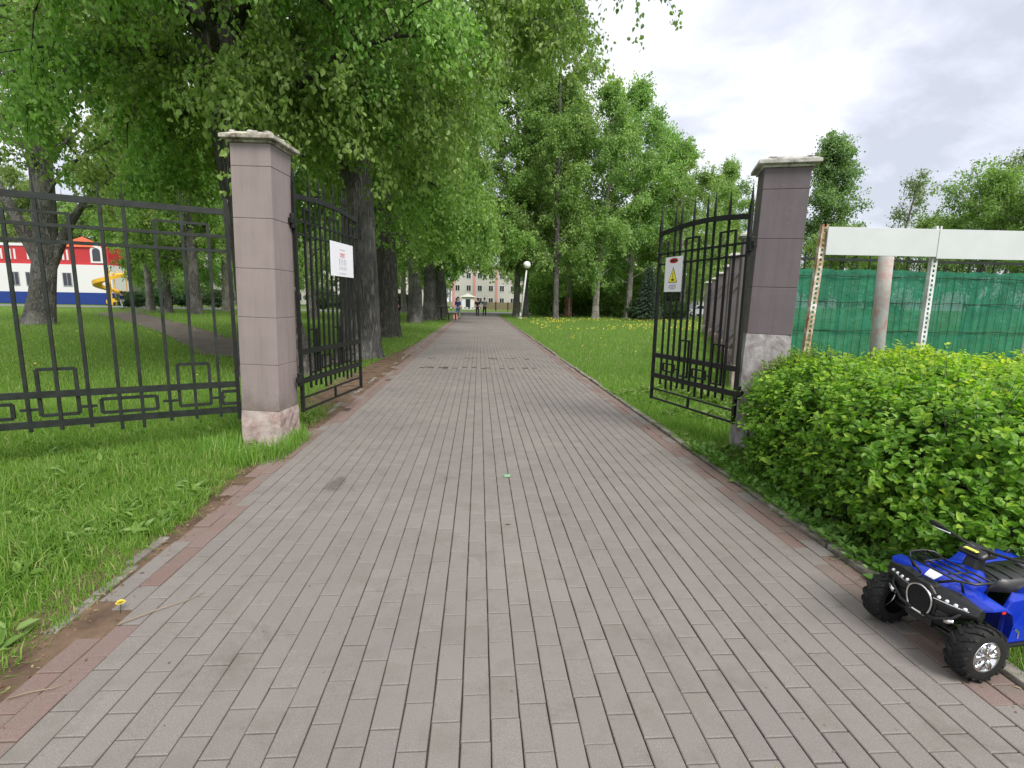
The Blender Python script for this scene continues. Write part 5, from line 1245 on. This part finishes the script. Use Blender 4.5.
    m = MB(); m.loft([[(-.20, -.07, .455), (-.20, .07, .455), (-.205, .06, .49), (-.205, -.06, .49)], [(-.33, -.085, .475), (-.33, .085, .475), (-.31, .07, .525), (-.31, -.07, .525)]]); m.build('console', blk, t, bevel=.012)
    MB().box((-.215, .0, .502), (.03, .07, .006), taper=.9).build('yellow_decal', simple('lime_decal', (.6, .62, .1), .4), t)
    m = MB()
    for s in (-1, 1): m.tube([(-.27, 0, .50), (-.27, s*.07, .515), (-.30, s*.16, .525), (-.34, s*.24, .52)], .009, 10)
    m.build('handlebar', blk, t, True)
    for s in (-1, 1):
        MB().tube([(-.315, s*.19, .524), (-.345, s*.255, .52), (-.347, s*.262, .52)], [.0155, .0165, .012], 12).build('grip', rub, t, True)
        MB().tube([(-.285, s*.12, .518), (-.27, s*.2, .52), (-.285, s*.25, .515)], .0045, 6).build('brake_lever', chrome, t, True)
    # seat
    m = MB(); m.loft([sec(-.31, .075, .30, .385, .35), sec(-.40, .105, .30, .385, .3), sec(-.55, .12, .30, .395, .3), sec(-.66, .11, .31, .42, .3)]); m.build('seat', blk, t, True)
    m = MB()
    for k in range(5): m.tube([(-.36-k*.06, -.085, .378), (-.36-k*.06, 0, .393+.003*k), (-.36-k*.06, .085, .378)], .004, 6)
    m.build('seat_ribs', blk, t)
    MB().tube([(-.62, -.17, .35), (-.66, -.17, .40), (-.80, -.15, .41), (-.80, .15, .41), (-.66, .17, .40), (-.62, .17, .35)], R_, 8).build('rear_rack', blk, t, True)
    for o in t.children_recursive:
        if o.type != 'MESH' or o.name.split('.')[0] in ('wheel', 'tread', 'hub_cap', 'axle'): continue
        bar_ = o.name.split('.')[0] in ('handlebar', 'grip', 'brake_lever')
        for v in o.data.vertices:
            x, y, z = v.co
            seat_ = o.name.split('.')[0] in ('seat', 'seat_ribs', 'rear_rack'); z -= .035 if seat_ else 0
            v.co = (.075+(x-.16)*(.66 if x > -.3 else .66)-(.0 if x > -.35 else (-.35-x)*.45), y*(1.0 if bar_ else .80), (z*1.07 if z < .22 else .235+(z-.22)*.76)+.014)
    t.scale = (.94, .94, .94); return t
quad()

# ------------------------------------------------------------------ sky and light
SUN_EL, SUN_AZ = R(48), R(148)   # compass azimuth from +Y towards +X
w = bpy.data.worlds.new('World'); sc.world = w; w.use_nodes = True; nt = w.node_tree; nt.nodes.clear()
def wn(t, **k):
    n = nt.nodes.new(t)
    for a, b in k.items(): setattr(n, a, b)
    return n
out = wn('ShaderNodeOutputWorld'); bg = wn('ShaderNodeBackground'); sky = wn('ShaderNodeTexSky', sky_type='NISHITA', sun_disc=False, sun_elevation=SUN_EL, sun_rotation=SUN_AZ)
tc = wn('ShaderNodeTexCoord'); sep = wn('ShaderNodeSeparateXYZ'); nt.links.new(tc.outputs['Generated'], sep.inputs[0])
def wm(op, a, b=0):
    n = wn('ShaderNodeMath', operation=op)
    for i, v in enumerate((a, b)):
        if hasattr(v, 'is_output'): nt.links.new(v, n.inputs[i])
        else: n.inputs[i].default_value = v
    return n.outputs[0]
zz = wm('ADD', wm('MAXIMUM', sep.outputs[2], 0), .28); cx = wm('DIVIDE', sep.outputs[0], zz); cy = wm('DIVIDE', sep.outputs[1], zz)
cmb = wn('ShaderNodeCombineXYZ'); nt.links.new(cx, cmb.inputs[0]); nt.links.new(cy, cmb.inputs[1]); cmb.inputs[2].default_value = 3.3
def wnoise(s, d, r, dist=0):
    n = wn('ShaderNodeTexNoise'); nt.links.new(cmb.outputs[0], n.inputs[0]); n.inputs['Scale'].default_value = s; n.inputs['Detail'].default_value = d; n.inputs['Roughness'].default_value = r; n.inputs['Distortion'].default_value = dist; return n.outputs['Fac']
n1 = wnoise(1.1, 8, .55, .5); n2 = wnoise(2.6, 8, .55, .3)
f = wm('ADD', wm('MULTIPLY', n1, .85), wm('MULTIPLY', n2, .45)); f = wm('SUBTRACT', f, .165)
# the cloud sheet thins and brightens high up and towards the left, thickens to the right
f = wm('ADD', f, wm('MULTIPLY', wm('SUBTRACT', sep.outputs[2], .42), .30)); f = wm('SUBTRACT', f, wm('MULTIPLY', wm('SUBTRACT', sep.outputs[0], .35), .16))
rp = wn('ShaderNodeValToRGB'); e = rp.color_ramp.elements; nt.links.new(f, rp.inputs[0])
e[0].position = .36; e[0].color = (4.2, 4.4, 5.0, 1); e[1].position = .57; e[1].color = (7.3, 7.4, 7.6, 1); x = e.new(.45); x.color = (5.3, 5.5, 6.2, 1)
for el_ in e: el_.color = tuple(min(c_/10, 1) for c_ in el_.color[:3])+(1,)
sc10 = wn('ShaderNodeMix', data_type='RGBA', blend_type='MULTIPLY'); sc10.inputs[0].default_value = 1; nt.links.new(rp.outputs[0], sc10.inputs[6]); sc10.inputs[7].default_value = (10, 10, 10, 1)
mx = wn('ShaderNodeMix', data_type='RGBA'); mx.inputs[0].default_value = .9; nt.links.new(sky.outputs[0], mx.inputs[6]); nt.links.new(sc10.outputs[2], mx.inputs[7])
nt.links.new(mx.outputs[2], bg.inputs[0]); bg.inputs[1].default_value = .112; nt.links.new(bg.outputs[0], out.inputs[0])
sl = bpy.data.lights.new('sun', 'SUN'); sl.energy = 2.9; sl.angle = R(28); sl.color = (1, .96, .9); so = bpy.data.objects.new('sun', sl); col.objects.link(so)
sd = Vector((math.sin(SUN_AZ)*math.cos(SUN_EL), math.cos(SUN_AZ)*math.cos(SUN_EL), math.sin(SUN_EL))); so.rotation_euler = sd.to_track_quat('Z', 'Y').to_euler(); so.location = (20, -10, 40)
sc.view_settings.view_transform = 'Standard'; sc.view_settings.look = 'None'; sc.view_settings.exposure = .62; sc.view_settings.gamma = 1; sc.view_settings.use_curve_mapping = False
sc.cycles.max_bounces = 5; sc.cycles.transparent_max_bounces = 12; sc.cycles.diffuse_bounces = 3; sc.cycles.transmission_bounces = 4
